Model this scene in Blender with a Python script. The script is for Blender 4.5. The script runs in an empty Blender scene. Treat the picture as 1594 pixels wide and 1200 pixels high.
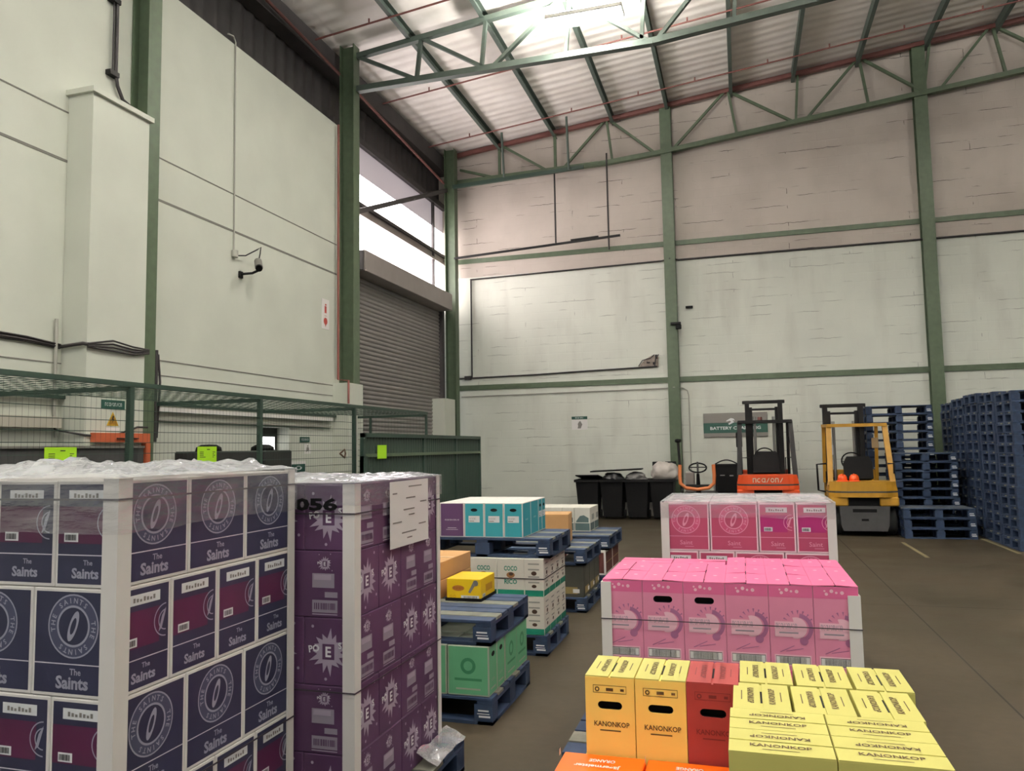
import bpy, bmesh, math, random
from mathutils import Vector, Matrix, noise
from mathutils.geometry import tessellate_polygon
random.seed(11)
S = bpy.context.scene
COL = S.collection
PI = math.pi

# ------------------------------------------------------------------ camera, world, exposure
W, H, F = 1594.0, 1200.0, 1203.2
YAW, PITCH, ROLL = 0.286258, 0.080681, -0.016962
def camera():
    sy, cy = math.sin(YAW), math.cos(YAW)
    fwd = Vector((-sy * math.cos(PITCH), cy * math.cos(PITCH), math.sin(PITCH)))
    right = Vector((cy, sy, 0)); up = right.cross(fwd)
    c, s = math.cos(ROLL), math.sin(ROLL)
    r2 = right * c + up * s; u2 = up * c - right * s
    m = Matrix((r2, u2, -fwd)).transposed().to_4x4()
    m.translation = (0, 0, 1.7)
    cam = bpy.data.objects.new('camera', bpy.data.cameras.new('camera'))
    cam.data.sensor_width = 36; cam.data.lens = F / W * 36
    cam.data.clip_start = .05; cam.data.clip_end = 200
    cam.matrix_world = m
    COL.objects.link(cam); S.camera = cam
camera()
S.view_settings.view_transform = 'Standard'
S.view_settings.look = 'None'
S.view_settings.gamma = 1
S.view_settings.use_curve_mapping = False
S.view_settings.exposure = 0.32
wd = bpy.data.worlds.new('daylight'); S.world = wd; wd.use_nodes = True
wd.node_tree.nodes['Background'].inputs[0].default_value = (.93, .96, 1, 1)
wd.node_tree.nodes['Background'].inputs[1].default_value = 0.34
LAMP = 95.0       # radiance of the high-bay diffusers
PANE = 9.0        # radiance of the daylit sheeting over the roller door

# ------------------------------------------------------------------ materials
def lin(c):
    return tuple((x / 255 / 12.92) if x / 255 <= .04045 else ((x / 255 + .055) / 1.055) ** 2.4 for x in c)
MATS = {}
def M(name, rgb, rough=.6, metal=0., var=.0, vs=6., bump=0., bs=30., emit=0., spec=.5, tr=0.):
    if name in MATS: return MATS[name]
    m = bpy.data.materials.new(name); m.use_nodes = True
    nt = m.node_tree; b = nt.nodes['Principled BSDF']
    c = (*lin(rgb), 1)
    b.inputs['Base Color'].default_value = c
    b.inputs['Roughness'].default_value = rough
    b.inputs['Metallic'].default_value = metal
    b.inputs['Specular IOR Level'].default_value = spec
    if emit:
        b.inputs['Emission Color'].default_value = c; b.inputs['Emission Strength'].default_value = emit
    if var or bump:
        tc = nt.nodes.new('ShaderNodeTexCoord')
        if var:
            n = nt.nodes.new('ShaderNodeTexNoise'); n.inputs['Scale'].default_value = vs; n.inputs['Detail'].default_value = 5
            nt.links.new(tc.outputs['Object'], n.inputs['Vector'])
            r = nt.nodes.new('ShaderNodeValToRGB')
            r.color_ramp.elements[0].position = .3; r.color_ramp.elements[1].position = .7
            r.color_ramp.elements[0].color = (*[x * (1 - var) for x in c[:3]], 1)
            r.color_ramp.elements[1].color = (*[min(1, x * (1 + var)) for x in c[:3]], 1)
            nt.links.new(n.outputs['Fac'], r.inputs['Fac']); nt.links.new(r.outputs['Color'], b.inputs['Base Color'])
        if bump:
            n2 = nt.nodes.new('ShaderNodeTexNoise'); n2.inputs['Scale'].default_value = bs; n2.inputs['Detail'].default_value = 4
            nt.links.new(tc.outputs['Object'], n2.inputs['Vector'])
            bp = nt.nodes.new('ShaderNodeBump'); bp.inputs['Strength'].default_value = bump; bp.inputs['Distance'].default_value = .02
            nt.links.new(n2.outputs['Fac'], bp.inputs['Height']); nt.links.new(bp.outputs['Normal'], b.inputs['Normal'])
    MATS[name] = m
    return m

def N(nt, t, **kw):
    n = nt.nodes.new(t)
    for k, v in kw.items():
        if k in n.inputs: n.inputs[k].default_value = v
        else: setattr(n, k, v)
    return n
def ramp(nt, src, p0, c0, p1, c1):
    r = nt.nodes.new('ShaderNodeValToRGB')
    r.color_ramp.elements[0].position = p0; r.color_ramp.elements[0].color = (*c0, 1)
    r.color_ramp.elements[1].position = p1; r.color_ramp.elements[1].color = (*c1, 1)
    nt.links.new(src, r.inputs['Fac']); return r.outputs['Color']
def mixc(nt, fac, a, b, mode='MIX'):
    n = nt.nodes.new('ShaderNodeMixRGB'); n.blend_type = mode
    for sock, v in ((n.inputs[0], fac), (n.inputs[1], a), (n.inputs[2], b)):
        if hasattr(v, 'links'): nt.links.new(v, sock)
        elif isinstance(v, (int, float)): sock.default_value = v
        else: sock.default_value = (*v, 1)
    return n.outputs[0]

def brick_wall(name, base, dark, crack, stain):
    """painted block wall: course joints, hairline cracks along the joints, worn patches"""
    m = bpy.data.materials.new(name); m.use_nodes = True; nt = m.node_tree; L = nt.links
    b = nt.nodes['Principled BSDF']; b.inputs['Roughness'].default_value = .75
    tc = N(nt, 'ShaderNodeTexCoord')
    mp = N(nt, 'ShaderNodeMapping'); mp.inputs['Rotation'].default_value = (PI / 2, 0, 0)
    L.new(tc.outputs['Object'], mp.inputs['Vector'])
    br = N(nt, 'ShaderNodeTexBrick', **{'Scale': 1.0, 'Mortar Size': .012, 'Mortar Smooth': .6, 'Brick Width': .44, 'Row Height': .215})
    L.new(mp.outputs['Vector'], br.inputs['Vector'])
    big = N(nt, 'ShaderNodeTexNoise', Scale=.9, Detail=6.0); L.new(tc.outputs['Object'], big.inputs['Vector'])
    st = N(nt, 'ShaderNodeMapping'); st.inputs['Scale'].default_value = (1.6, 1, .35); L.new(tc.outputs['Object'], st.inputs['Vector'])
    sn = N(nt, 'ShaderNodeTexNoise', Scale=1.3, Detail=5.0); L.new(st.outputs['Vector'], sn.inputs['Vector'])
    col = mixc(nt, ramp(nt, big.outputs['Fac'], .38, (0, 0, 0), .72, (1, 1, 1)), base, dark)
    col = mixc(nt, ramp(nt, sn.outputs['Fac'], .52, (0, 0, 0), .75, (stain,) * 3), col, lin((150, 143, 132)))
    # cracks: only where a stretched noise crosses the course joints
    cm = N(nt, 'ShaderNodeMapping'); cm.inputs['Scale'].default_value = (.7, 1, 3.2); L.new(tc.outputs['Object'], cm.inputs['Vector'])
    cn = N(nt, 'ShaderNodeTexNoise', Scale=1.5, Detail=3.0); L.new(cm.outputs['Vector'], cn.inputs['Vector'])
    cr = ramp(nt, cn.outputs['Fac'], .55, (0, 0, 0), .62, (crack,) * 3)
    br2 = N(nt, 'ShaderNodeTexBrick', **{'Scale': 1.0, 'Mortar Size': .006, 'Mortar Smooth': .2, 'Brick Width': 2.6, 'Row Height': .215})
    wob = N(nt, 'ShaderNodeTexNoise', Scale=5.0, Detail=3.0); L.new(tc.outputs['Object'], wob.inputs['Vector'])
    wa = N(nt, 'ShaderNodeVectorMath', operation='SCALE'); wa.inputs['Scale'].default_value = .06
    L.new(wob.outputs['Color'], wa.inputs[0])
    ws = N(nt, 'ShaderNodeVectorMath', operation='ADD'); L.new(mp.outputs['Vector'], ws.inputs[0]); L.new(wa.outputs[0], ws.inputs[1])
    L.new(ws.outputs[0], br2.inputs['Vector'])
    cf = mixc(nt, 1.0, br2.outputs['Fac'], cr, 'MULTIPLY')
    col = mixc(nt, cf, col, lin((70, 62, 58)))
    L.new(col, b.inputs['Base Color'])
    bp = N(nt, 'ShaderNodeBump', Strength=.2, Distance=.01, invert=True); L.new(br.outputs['Fac'], bp.inputs['Height'])
    L.new(bp.outputs['Normal'], b.inputs['Normal'])
    return m

def floor_mat():
    m = bpy.data.materials.new('concrete_floor'); m.use_nodes = True; nt = m.node_tree; L = nt.links
    b = nt.nodes['Principled BSDF']; b.inputs['Specular IOR Level'].default_value = .22
    tc = N(nt, 'ShaderNodeTexCoord')
    n1 = N(nt, 'ShaderNodeTexNoise', Scale=.8, Detail=6.0); n2 = N(nt, 'ShaderNodeTexNoise', Scale=14.0, Detail=5.0)
    for n in (n1, n2): L.new(tc.outputs['Object'], n.inputs['Vector'])
    c = mixc(nt, ramp(nt, n1.outputs['Fac'], .35, (0, 0, 0), .7, (1, 1, 1)), lin((56, 50, 37)), lin((66, 58, 45)))
    c = mixc(nt, ramp(nt, n2.outputs['Fac'], .3, (0, 0, 0), .75, (.5,) * 3), c, lin((50, 44, 34)))
    L.new(c, b.inputs['Base Color'])
    L.new(ramp(nt, n1.outputs['Fac'], .3, (.5,) * 3, .7, (.68,) * 3), b.inputs['Roughness'])
    bp = N(nt, 'ShaderNodeBump', Strength=.08, Distance=.01); L.new(n2.outputs['Fac'], bp.inputs['Height']); L.new(bp.outputs['Normal'], b.inputs['Normal'])
    return m

def foil_mat():
    m = bpy.data.materials.new('roof_foil'); m.use_nodes = True; nt = m.node_tree; L = nt.links
    b = nt.nodes['Principled BSDF']
    b.inputs['Metallic'].default_value = .1; b.inputs['Roughness'].default_value = .45
    tc = N(nt, 'ShaderNodeTexCoord')
    mp = N(nt, 'ShaderNodeMapping'); mp.inputs['Scale'].default_value = (.35, 1, 1); L.new(tc.outputs['Object'], mp.inputs['Vector'])
    wv = N(nt, 'ShaderNodeTexWave', Scale=1.1, Distortion=2.2, Detail=3.0, bands_direction='Y'); wv.inputs['Detail Scale'].default_value = 1.2
    L.new(mp.outputs['Vector'], wv.inputs['Vector'])
    n1 = N(nt, 'ShaderNodeTexNoise', Scale=2.2, Detail=4.0); L.new(tc.outputs['Object'], n1.inputs['Vector'])
    c = mixc(nt, ramp(nt, n1.outputs['Fac'], .35, (0, 0, 0), .7, (1, 1, 1)), lin((240, 235, 229)), lin((228, 222, 214)))
    L.new(c, b.inputs['Base Color'])
    ad = N(nt, 'ShaderNodeMath', operation='ADD'); L.new(wv.outputs['Fac'], ad.inputs[0]); L.new(n1.outputs['Fac'], ad.inputs[1])
    bp = N(nt, 'ShaderNodeBump', Strength=.2, Distance=.07); L.new(ad.outputs[0], bp.inputs['Height']); L.new(bp.outputs['Normal'], b.inputs['Normal'])
    return m

def film_mat(name, clear, tint=(235, 235, 240)):
    m = bpy.data.materials.new(name); m.use_nodes = True; nt = m.node_tree; L = nt.links
    out = nt.nodes['Material Output']; nt.nodes.remove(nt.nodes['Principled BSDF'])
    t = N(nt, 'ShaderNodeBsdfTransparent'); g = N(nt, 'ShaderNodeBsdfGlossy', Roughness=.16); d = N(nt, 'ShaderNodeBsdfDiffuse')
    d.inputs['Color'].default_value = (*lin(tint), 1); g.inputs['Color'].default_value = (.95, .95, .97, 1)
    tc = N(nt, 'ShaderNodeTexCoord'); mp = N(nt, 'ShaderNodeMapping'); mp.inputs['Scale'].default_value = (1, 1, 4)
    L.new(tc.outputs['Object'], mp.inputs['Vector'])
    n = N(nt, 'ShaderNodeTexNoise', Scale=7.0, Detail=4.0); L.new(mp.outputs['Vector'], n.inputs['Vector'])
    bp = N(nt, 'ShaderNodeBump', Strength=.7, Distance=.02); L.new(n.outputs['Fac'], bp.inputs['Height']); L.new(bp.outputs['Normal'], g.inputs['Normal'])
    m1 = N(nt, 'ShaderNodeMixShader'); m1.inputs[0].default_value = .62; L.new(d.outputs[0], m1.inputs[1]); L.new(g.outputs[0], m1.inputs[2])
    m2 = N(nt, 'ShaderNodeMixShader')
    L.new(ramp(nt, n.outputs['Fac'], .35, (1 - clear,) * 3, .7, (min(1, (1 - clear) * 2.2),) * 3), m2.inputs[0])
    L.new(t.outputs[0], m2.inputs[1]); L.new(m1.outputs[0], m2.inputs[2]); L.new(m2.outputs[0], out.inputs[0])
    return m

WHITE_WALL = M('white_wall_paint', (203, 205, 192), .7, var=.05, vs=1.2, bump=.05, bs=9)
BLOCK_LOW = brick_wall('white_block_paint', lin((216, 218, 206)), lin((207, 209, 198)), .55, .22)
BLOCK_UP = brick_wall('raw_block_paint', lin((186, 176, 166)), lin((172, 162, 152)), 1.0, .15)
CONC = floor_mat(); FOIL = foil_mat()
GREEN = M('green_steel_paint', (78, 93, 70), .5, var=.12, vs=9)
DGREEN = M('dark_green_steel', (40, 60, 50), .5, var=.1, vs=12)
TRUSS = M('truss_green_grey', (74, 86, 78), .55, var=.1, vs=8)
REDOX = M('red_oxide_steel', (112, 68, 62), .6, var=.12, vs=8)
GREY_DK = M('dark_cladding', (62, 58, 58), .65, var=.15, vs=4)
GROOVE = M('panel_joint', (120, 118, 110), .9)
GROOVE_DK = M('floor_joint', (32, 28, 24), .9)
LINE_Y = M('worn_floor_line', (122, 113, 82), .8, var=.2, vs=20)
SHUTTER = M('shutter_steel', (134, 129, 126), .5, .25, var=.06, vs=3)
HOUSING = M('shutter_housing', (140, 132, 128), .55, .1, var=.06, vs=3)
BLACK = M('black_plastic', (12, 12, 13), .6, spec=.15)
BLACKM = M('black_steel', (17, 16, 16), .55, 0, spec=.25)
RUBBER = M('rubber', (24, 24, 24), .85)
CABLE = M('black_cable', (40, 36, 36), .6)
CONDUIT = M('grey_conduit', (170, 168, 158), .6)
CARD = M('brown_card', (196, 150, 98), .75, var=.06, vs=5)
WCARD = M('white_card', (222, 218, 212), .65, var=.03, vs=6)
INK = M('black_ink', (28, 26, 28), .7)
PALB = M('pallet_blue', (35, 53, 80), .75, var=.28, vs=10)
PALBW = M('pallet_worn_wood', (112, 112, 100), .8, var=.25, vs=10)
PAPER = M('white_paper', (225, 222, 218), .7)
NEON = M('neon_paper', (168, 222, 30), .6)
WHITE = M('white_print', (225, 226, 226), .6)
SIGNG = M('sign_green', (32, 78, 66), .5)
SIGNGREY = M('sign_grey', (128, 124, 118), .5)
STEEL = M('bare_steel', (168, 166, 162), .35, .8)

# ------------------------------------------------------------------ mesh builder
GL = {}
def glyphs(s, bold=0.0):
    if (s, bold) in GL: return GL[(s, bold)]
    cu = bpy.data.curves.new('t', 'FONT'); cu.body = s; cu.size = 1; cu.resolution_u = 2; cu.offset = bold
    o = bpy.data.objects.new('t', cu); COL.objects.link(o)
    dg = bpy.context.evaluated_depsgraph_get(); dg.update()
    me = bpy.data.meshes.new_from_object(o.evaluated_get(dg))
    v = [(p.co.x, p.co.y) for p in me.vertices]; f = [tuple(p.vertices) for p in me.polygons]
    bpy.data.objects.remove(o); bpy.data.curves.remove(cu); bpy.data.meshes.remove(me)
    x0, x1 = min(p[0] for p in v), max(p[0] for p in v); y0, y1 = min(p[1] for p in v), max(p[1] for p in v)
    v = [((p[0] - (x0 + x1) / 2) / (x1 - x0), (p[1] - (y0 + y1) / 2) / (y1 - y0)) for p in v]
    GL[(s, bold)] = (v, f, (x1 - x0) / (y1 - y0)); return GL[(s, bold)]

class Fr:
    """a face to print on: origin at its centre, u to the reader's right, v up, n out"""
    def __init__(s, o, u, v):
        s.o = Vector(o); s.u = Vector(u).normalized(); s.v = Vector(v).normalized(); s.n = s.u.cross(s.v)
    def p(s, a, b, e=0.): return tuple(s.o + s.u * a + s.v * b + s.n * e)

class MB:
    def __init__(s): s.V = []; s.F = []; s.MI = []; s.SM = []; s.mats = []
    def add(s, v, f, m, smooth=False):
        if m not in s.mats: s.mats.append(m)
        i = s.mats.index(m); k = len(s.V); s.V += [tuple(p) for p in v]
        for q in f: s.F.append(tuple(k + j for j in q)); s.MI.append(i); s.SM.append(smooth)
        return s
    def box(s, x0, x1, y0, y1, z0, z1, m, bev=0., skip=()):
        if bev <= 0:
            v = [(x0, y0, z0), (x1, y0, z0), (x1, y1, z0), (x0, y1, z0), (x0, y0, z1), (x1, y0, z1), (x1, y1, z1), (x0, y1, z1)]
            f = dict(b=(3, 2, 1, 0), t=(4, 5, 6, 7), s=(0, 1, 5, 4), e=(1, 2, 6, 5), n=(2, 3, 7, 6), w=(3, 0, 4, 7))
            return s.add(v, [q for k, q in f.items() if k not in skip], m)
        lo, hi = (x0, y0, z0), (x1, y1, z1); idx = {}; v = []
        for c in [(a, b, d) for a in (0, 1) for b in (0, 1) for d in (0, 1)]:
            for ax in range(3):
                p = []
                for k in range(3):
                    e = hi[k] if c[k] else lo[k]
                    p.append(e if k == ax else e + (-bev if c[k] else bev))
                idx[(c, ax)] = len(v); v.append(tuple(p))
        f = []
        for ax in range(3):
            o1, o2 = (ax + 1) % 3, (ax + 2) % 3
            for sg in (0, 1):
                q = []
                for a, b in ((0, 0), (1, 0), (1, 1), (0, 1)):
                    c = [0, 0, 0]; c[ax] = sg; c[o1] = a; c[o2] = b; q.append(idx[(tuple(c), ax)])
                f.append(q)
            for a in (0, 1):
                for b in (0, 1):
                    c0 = [0, 0, 0]; c0[o1] = a; c0[o2] = b; c1 = list(c0); c1[ax] = 1
                    f.append([idx[(tuple(c0), o1)], idx[(tuple(c1), o1)], idx[(tuple(c1), o2)], idx[(tuple(c0), o2)]])
        for c in [(a, b, d) for a in (0, 1) for b in (0, 1) for d in (0, 1)]:
            f.append([idx[(c, 0)], idx[(c, 1)], idx[(c, 2)]])
        ctr = Vector(((x0 + x1) / 2, (y0 + y1) / 2, (z0 + z1) / 2)); g = []
        for q in f:
            P = [Vector(v[i]) for i in q]; nn = (P[1] - P[0]).cross(P[2] - P[0]); mid = sum(P, Vector()) / len(P)
            g.append(tuple(q) if nn.dot(mid - ctr) > 0 else tuple(reversed(q)))
        return s.add(v, g, m)
    def bar(s, a, b, w, h, m, up=(0, 0, 1)):
        a, b = Vector(a), Vector(b); d = (b - a).normalized(); up = Vector(up)
        x = d.cross(up)
        if x.length < 1e-4: x = d.cross(Vector((0, 1, 0)))
        x.normalize(); y = x.cross(d).normalized(); x *= w / 2; y *= h / 2
        v = [a - x - y, a + x - y, a + x + y, a - x + y, b - x - y, b + x - y, b + x + y, b - x + y]
        return s.add(v, [(0, 1, 2, 3), (7, 6, 5, 4), (0, 4, 5, 1), (1, 5, 6, 2), (2, 6, 7, 3), (3, 7, 4, 0)], m)
    def cyl(s, a, b, r, m, n=14, r2=None, smooth=True):
        a, b = Vector(a), Vector(b); d = (b - a).normalized(); r2 = r if r2 is None else r2
        x = d.orthogonal().normalized(); y = d.cross(x)
        v = []
        for p, q in ((a, r), (b, r2)):
            for i in range(n):
                t = 2 * PI * i / n; v.append(p + x * (q * math.cos(t)) + y * (q * math.sin(t)))
        s.add(v, [(i, (i + 1) % n, n + (i + 1) % n, n + i) for i in range(n)], m, smooth)
        return s.add(v, [tuple(reversed(range(n))), tuple(range(n, 2 * n))], m)
    def tube(s, pts, r, m, n=8):
        P = [Vector(p) for p in pts]; T = []
        for i in range(len(P)):
            T.append(((P[min(i + 1, len(P) - 1)] - P[max(i - 1, 0)])).normalized())
        x = T[0].orthogonal().normalized(); v = []
        for p, t in zip(P, T):
            x = (x - t * x.dot(t)).normalized(); y = t.cross(x)
            for i in range(n):
                a = 2 * PI * i / n; v.append(p + x * (r * math.cos(a)) + y * (r * math.sin(a)))
        f = []
        for k in range(len(P) - 1):
            for i in range(n): f.append((k * n + i, k * n + (i + 1) % n, (k + 1) * n + (i + 1) % n, (k + 1) * n + i))
        s.add(v, f, m, True)
        return s.add(v, [tuple(reversed(range(n))), tuple(range((len(P) - 1) * n, len(P) * n))], m)
    def prism(s, pts, fr, d, m, smooth=False):
        """outline pts in a frame's u,v, going back d along -n"""
        n = len(pts); v = [fr.p(a, b, 0) for a, b in pts] + [fr.p(a, b, -d) for a, b in pts]
        s.add(v, [tuple(range(n)), tuple(reversed(range(n, 2 * n)))], m)
        return s.add(v, [(i, n + i, n + (i + 1) % n, (i + 1) % n) for i in range(n)], m, smooth)
    def lathe(s, prof, c, m, n=20, ax=2):
        v = []; c = Vector(c)
        for r, h in prof:
            for i in range(n):
                a = 2 * PI * i / n
                p = [r * math.cos(a), r * math.sin(a), h]
                if ax == 0: p = [p[2], p[0], p[1]]
                if ax == 1: p = [p[1], p[2], p[0]]
                v.append(c + Vector(p))
        k = len(prof)
        s.add(v, [(j * n + i, j * n + (i + 1) % n, (j + 1) * n + (i + 1) % n, (j + 1) * n + i) for j in range(k - 1) for i in range(n)], m, True)
        return s.add(v, [tuple(reversed(range(n))), tuple(range((k - 1) * n, k * n))], m)
    # --- printing
    def rect(s, fr, u0, u1, v0, v1, m, e=.0006):
        return s.add([fr.p(u0, v0, e), fr.p(u1, v0, e), fr.p(u1, v1, e), fr.p(u0, v1, e)], [(0, 1, 2, 3)], m)
    def ring(s, fr, cu, cv, r0, r1, m, e=.0012, n=40, sx=1., a0=0., a1=2 * PI):
        v = []
        for i in range(n + 1):
            a = a0 + (a1 - a0) * i / n
            for r in (r0, r1): v.append(fr.p(cu + r * sx * math.cos(a), cv + r * math.sin(a), e))
        return s.add(v, [(2 * i, 2 * i + 1, 2 * i + 3, 2 * i + 2) for i in range(n)], m)
    def poly(s, fr, pts, m, e=.0012):
        T = tessellate_polygon([[Vector((a, b, 0)) for a, b in pts]])
        f = []
        for t in T:
            (ax, ay), (bx, by), (cx, cy) = [pts[i] for i in t]
            f.append(tuple(t) if (bx - ax) * (cy - ay) - (by - ay) * (cx - ax) > 0 else tuple(reversed(t)))
        return s.add([fr.p(a, b, e) for a, b in pts], f, m)
    def text(s, fr, t, cu, cv, h, m, w=None, rot=0., e=.0014, bold=.0):
        v, f, asp = glyphs(t, bold); w = h * asp if w is None else w
        c, q = math.cos(rot), math.sin(rot)
        return s.add([fr.p(cu + (x * w) * c - (y * h) * q, cv + (x * w) * q + (y * h) * c, e) for x, y in v], f, m)
    def slotted(s, fr, u0, u1, v0, v1, cu, cv, w, h, m, depth=.03, n=6):
        """a face with an oblong hand hole cut through the board"""
        r = h / 2; hole = []
        for k in range(n + 1):
            a = -PI / 2 + PI * k / n; hole.append((cu + w / 2 - r + r * math.cos(a), cv + r * math.sin(a)))
        for k in range(n + 1):
            a = PI / 2 + PI * k / n; hole.append((cu - w / 2 + r + r * math.cos(a), cv + r * math.sin(a)))
        out = [(u0, v0), (u1, v0), (u1, v1), (u0, v1)]
        P = out + hole
        T = tessellate_polygon([[Vector((a, b, 0)) for a, b in out], [Vector((a, b, 0)) for a, b in hole]])
        f = []
        for t in T:
            (ax, ay), (bx, by), (cx, cy) = [P[i] for i in t]
            f.append(tuple(t) if (bx - ax) * (cy - ay) - (by - ay) * (cx - ax) > 0 else tuple(reversed(t)))
        s.add([fr.p(a, b) for a, b in P], f, m)
        k = len(hole)
        s.add([fr.p(a, b) for a, b in hole] + [fr.p(a, b, -.005) for a, b in hole], [(i, (i + 1) % k, k + (i + 1) % k, k + i) for i in range(k)], m)
        s.add([fr.p(a, b, -.005) for a, b in hole] + [fr.p(a, b, -depth) for a, b in hole], [(i, (i + 1) % k, k + (i + 1) % k, k + i) for i in range(k)], BLACK)
        return s.add([fr.p(a, b, -depth) for a, b in hole], [tuple(range(k))], BLACK)
    def mesh(s, name):
        me = bpy.data.meshes.new(name); me.from_pydata(s.V, [], s.F)
        for m in s.mats: me.materials.append(m)
        me.polygons.foreach_set('material_index', s.MI); me.polygons.foreach_set('use_smooth', s.SM)
        me.update(); return me
    def build(s, name, parent=None, loc=(0, 0, 0), rz=0.):
        o = bpy.data.objects.new(name, s.mesh(name)); COL.objects.link(o)
        o.location = loc; o.rotation_euler = (0, 0, rz)
        if parent: o.parent = parent
        return o

def tag(o, label, cat, group=None, kind=None):
    o['label'] = label; o['category'] = cat
    if group: o['group'] = group
    if kind: o['kind'] = kind
    return o
def struct(mb, name):
    o = mb.build(name); o['kind'] = 'structure'; return o
def thing(name, label, cat, loc=(0, 0, 0), rz=0., group=None):
    o = bpy.data.objects.new(name, None); COL.objects.link(o); o.empty_display_size = .1
    o.location = loc; o.rotation_euler = (0, 0, rz)
    return tag(o, label, cat, group)
def copy_tree(o, parent=None):
    c = o.copy(); COL.objects.link(c)
    if parent: c.parent = parent
    for ch in list(o.children): copy_tree(ch, c)
    return c
def place(proto, used, loc, rz, label, group):
    """first use moves the prototype itself, later uses copy it and its parts"""
    o = proto if proto.name not in used else copy_tree(proto)
    used.add(proto.name)
    o.location = loc; o.rotation_euler = (0, 0, rz); o['label'] = label
    if group: o['group'] = group
    return o
USED = set()
ORD = ['first', 'second', 'third', 'fourth', 'fifth', 'sixth', 'seventh', 'eighth', 'ninth', 'tenth', 'eleventh', 'twelfth', 'thirteenth', 'fourteenth', 'fifteenth', 'sixteenth']

# ------------------------------------------------------------------ the shell
XL, YB = -7.2, 19.1
def roof_z(x): return 9.56 + .107 * (min(x, 16 - x) + 7.2)

mb = MB()
mb.box(-8, 24, -4, 19.4, -.2, 0, CONC)
for x0, x1, y0, y1, m in ((1.583, 1.597, -4, 15, GROOVE_DK), (-8, 24, 9.0, 9.012, GROOVE_DK), (6.6, 6.614, -4, 19, GROOVE_DK),
                          (2.52, 2.58, 12.7, 14.55, LINE_Y), (3.89, 3.95, 13.35, 15.3, LINE_Y)):
    mb.add([(x0, y0, .0015), (x1, y0, .0015), (x1, y1, .0015), (x0, y1, .0015)], [(0, 1, 2, 3)], m)
struct(mb, 'floor')

mb = MB()   # left wall with the door recess, pilaster and piers
mb.box(-7.6, XL, -4, 10.42, 0, 7.93, WHITE_WALL)
mb.box(-7.6, XL, 11.3, 12.92, 0, 7.93, WHITE_WALL)
mb.box(-7.6, XL, 10.42, 11.3, 2.1, 7.93, WHITE_WALL)
mb.box(-7.6, -7.47, 10.42, 11.3, 0, 2.1, WHITE_WALL)
mb.box(-7.62, -7.19, 12.92, 13.02, 0, 7.93, WHITE_WALL)
for z, h in ((5.587, .016), (5.02, .03), (2.91, .016), (2.717, .012)):
    mb.box(XL, XL + .006, -4, 6.76, z - h / 2, z + h / 2, GROOVE)
    mb.box(XL, XL + .006, 7.62, 12.86, z - h / 2, z + h / 2, GROOVE)
mb.box(XL, -6.85, 6.76, 7.62, 0, 5.78, WHITE_WALL)
mb.box(XL, -6.81, 6.72, 7.66, 5.78, 5.84, WHITE_WALL)
mb.box(XL, -6.88, 12.72, 13.3, 0, 2.95, WHITE_WALL)
mb.box(-7.3, -6.95, 17.75, 18.45, 0, 2.95, WHITE_WALL)
struct(mb, 'wall_left')

mb = MB()   # back wall: painted below the cable line, bare above
mb.add([(-7.6, YB, 0), (24, YB, 0), (24, YB, 6.22), (-7.6, YB, 6.22)], [(0, 1, 2, 3)], BLOCK_LOW)
mb.add([(-7.6, YB, 6.22), (24, YB, 6.22), (24, YB, 9.5), (8, YB, 11.4), (-7.6, YB, 9.8)], [(0, 1, 2, 3, 4)], BLOCK_UP)
mb.box(-7.6, 24, YB + .002, YB + .3, 0, 9.3, BLOCK_UP)
struct(mb, 'wall_back')
mb = MB(); mb.box(23.6, 23.9, -4, 19.4, 0, 9.6, WHITE_WALL); struct(mb, 'wall_right')

mb = MB()   # insulated roof
for x0, x1 in ((-7.75, 8), (8, 24)):
    z0, z1 = roof_z(x0), roof_z(x1)
    mb.add([(x0, -4, z0), (x0, 19.4, z0), (x1, 19.4, z1), (x1, -4, z1), (x0, -4, z0 + .15), (x0, 19.4, z0 + .15), (x1, 19.4, z1 + .15), (x1, -4, z1 + .15)],
           [(0, 1, 2, 3), (7, 6, 5, 4), (0, 4, 5, 1), (3, 2, 6, 7), (0, 3, 7, 4), (1, 5, 6, 2)], FOIL)
struct(mb, 'ceiling')

mb = MB()   # corrugated side cladding above the masonry
n = 330; v = []
for i in range(n + 1):
    y = -4 + 23.4 * i / n; x = -7.62 + .022 * math.sin(i * PI / 2.2)
    v += [(x, y, 7.6 if y < 12.9 else 8.14), (x, y, 9.6)]
mb.add(v, [(2 * i, 2 * i + 2, 2 * i + 3, 2 * i + 1) for i in range(n)], GREY_DK, True)
struct(mb, 'trim_1')
mb = MB(); mb.box(-7.6, -7.3, -4, 19.1, 9.05, 9.45, GREY_DK); mb.box(-7.6, -7.35, -4, 12.92, 7.93, 8.02, GREY_DK)
mb.box(-7.6, -7.4, 13.1, 19.1, 8.1, 8.24, GREY_DK); struct(mb, 'trim_2')

# green painted bands on the back wall
for k, (z, h) in enumerate(((3.29, .13), (6.66, .12))):
    mb = MB(); mb.box(-7.2, 24, YB - .03, YB + .01, z - h / 2, z + h / 2, GREEN); struct(mb, 'trim_%d' % (k + 3))

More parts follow.
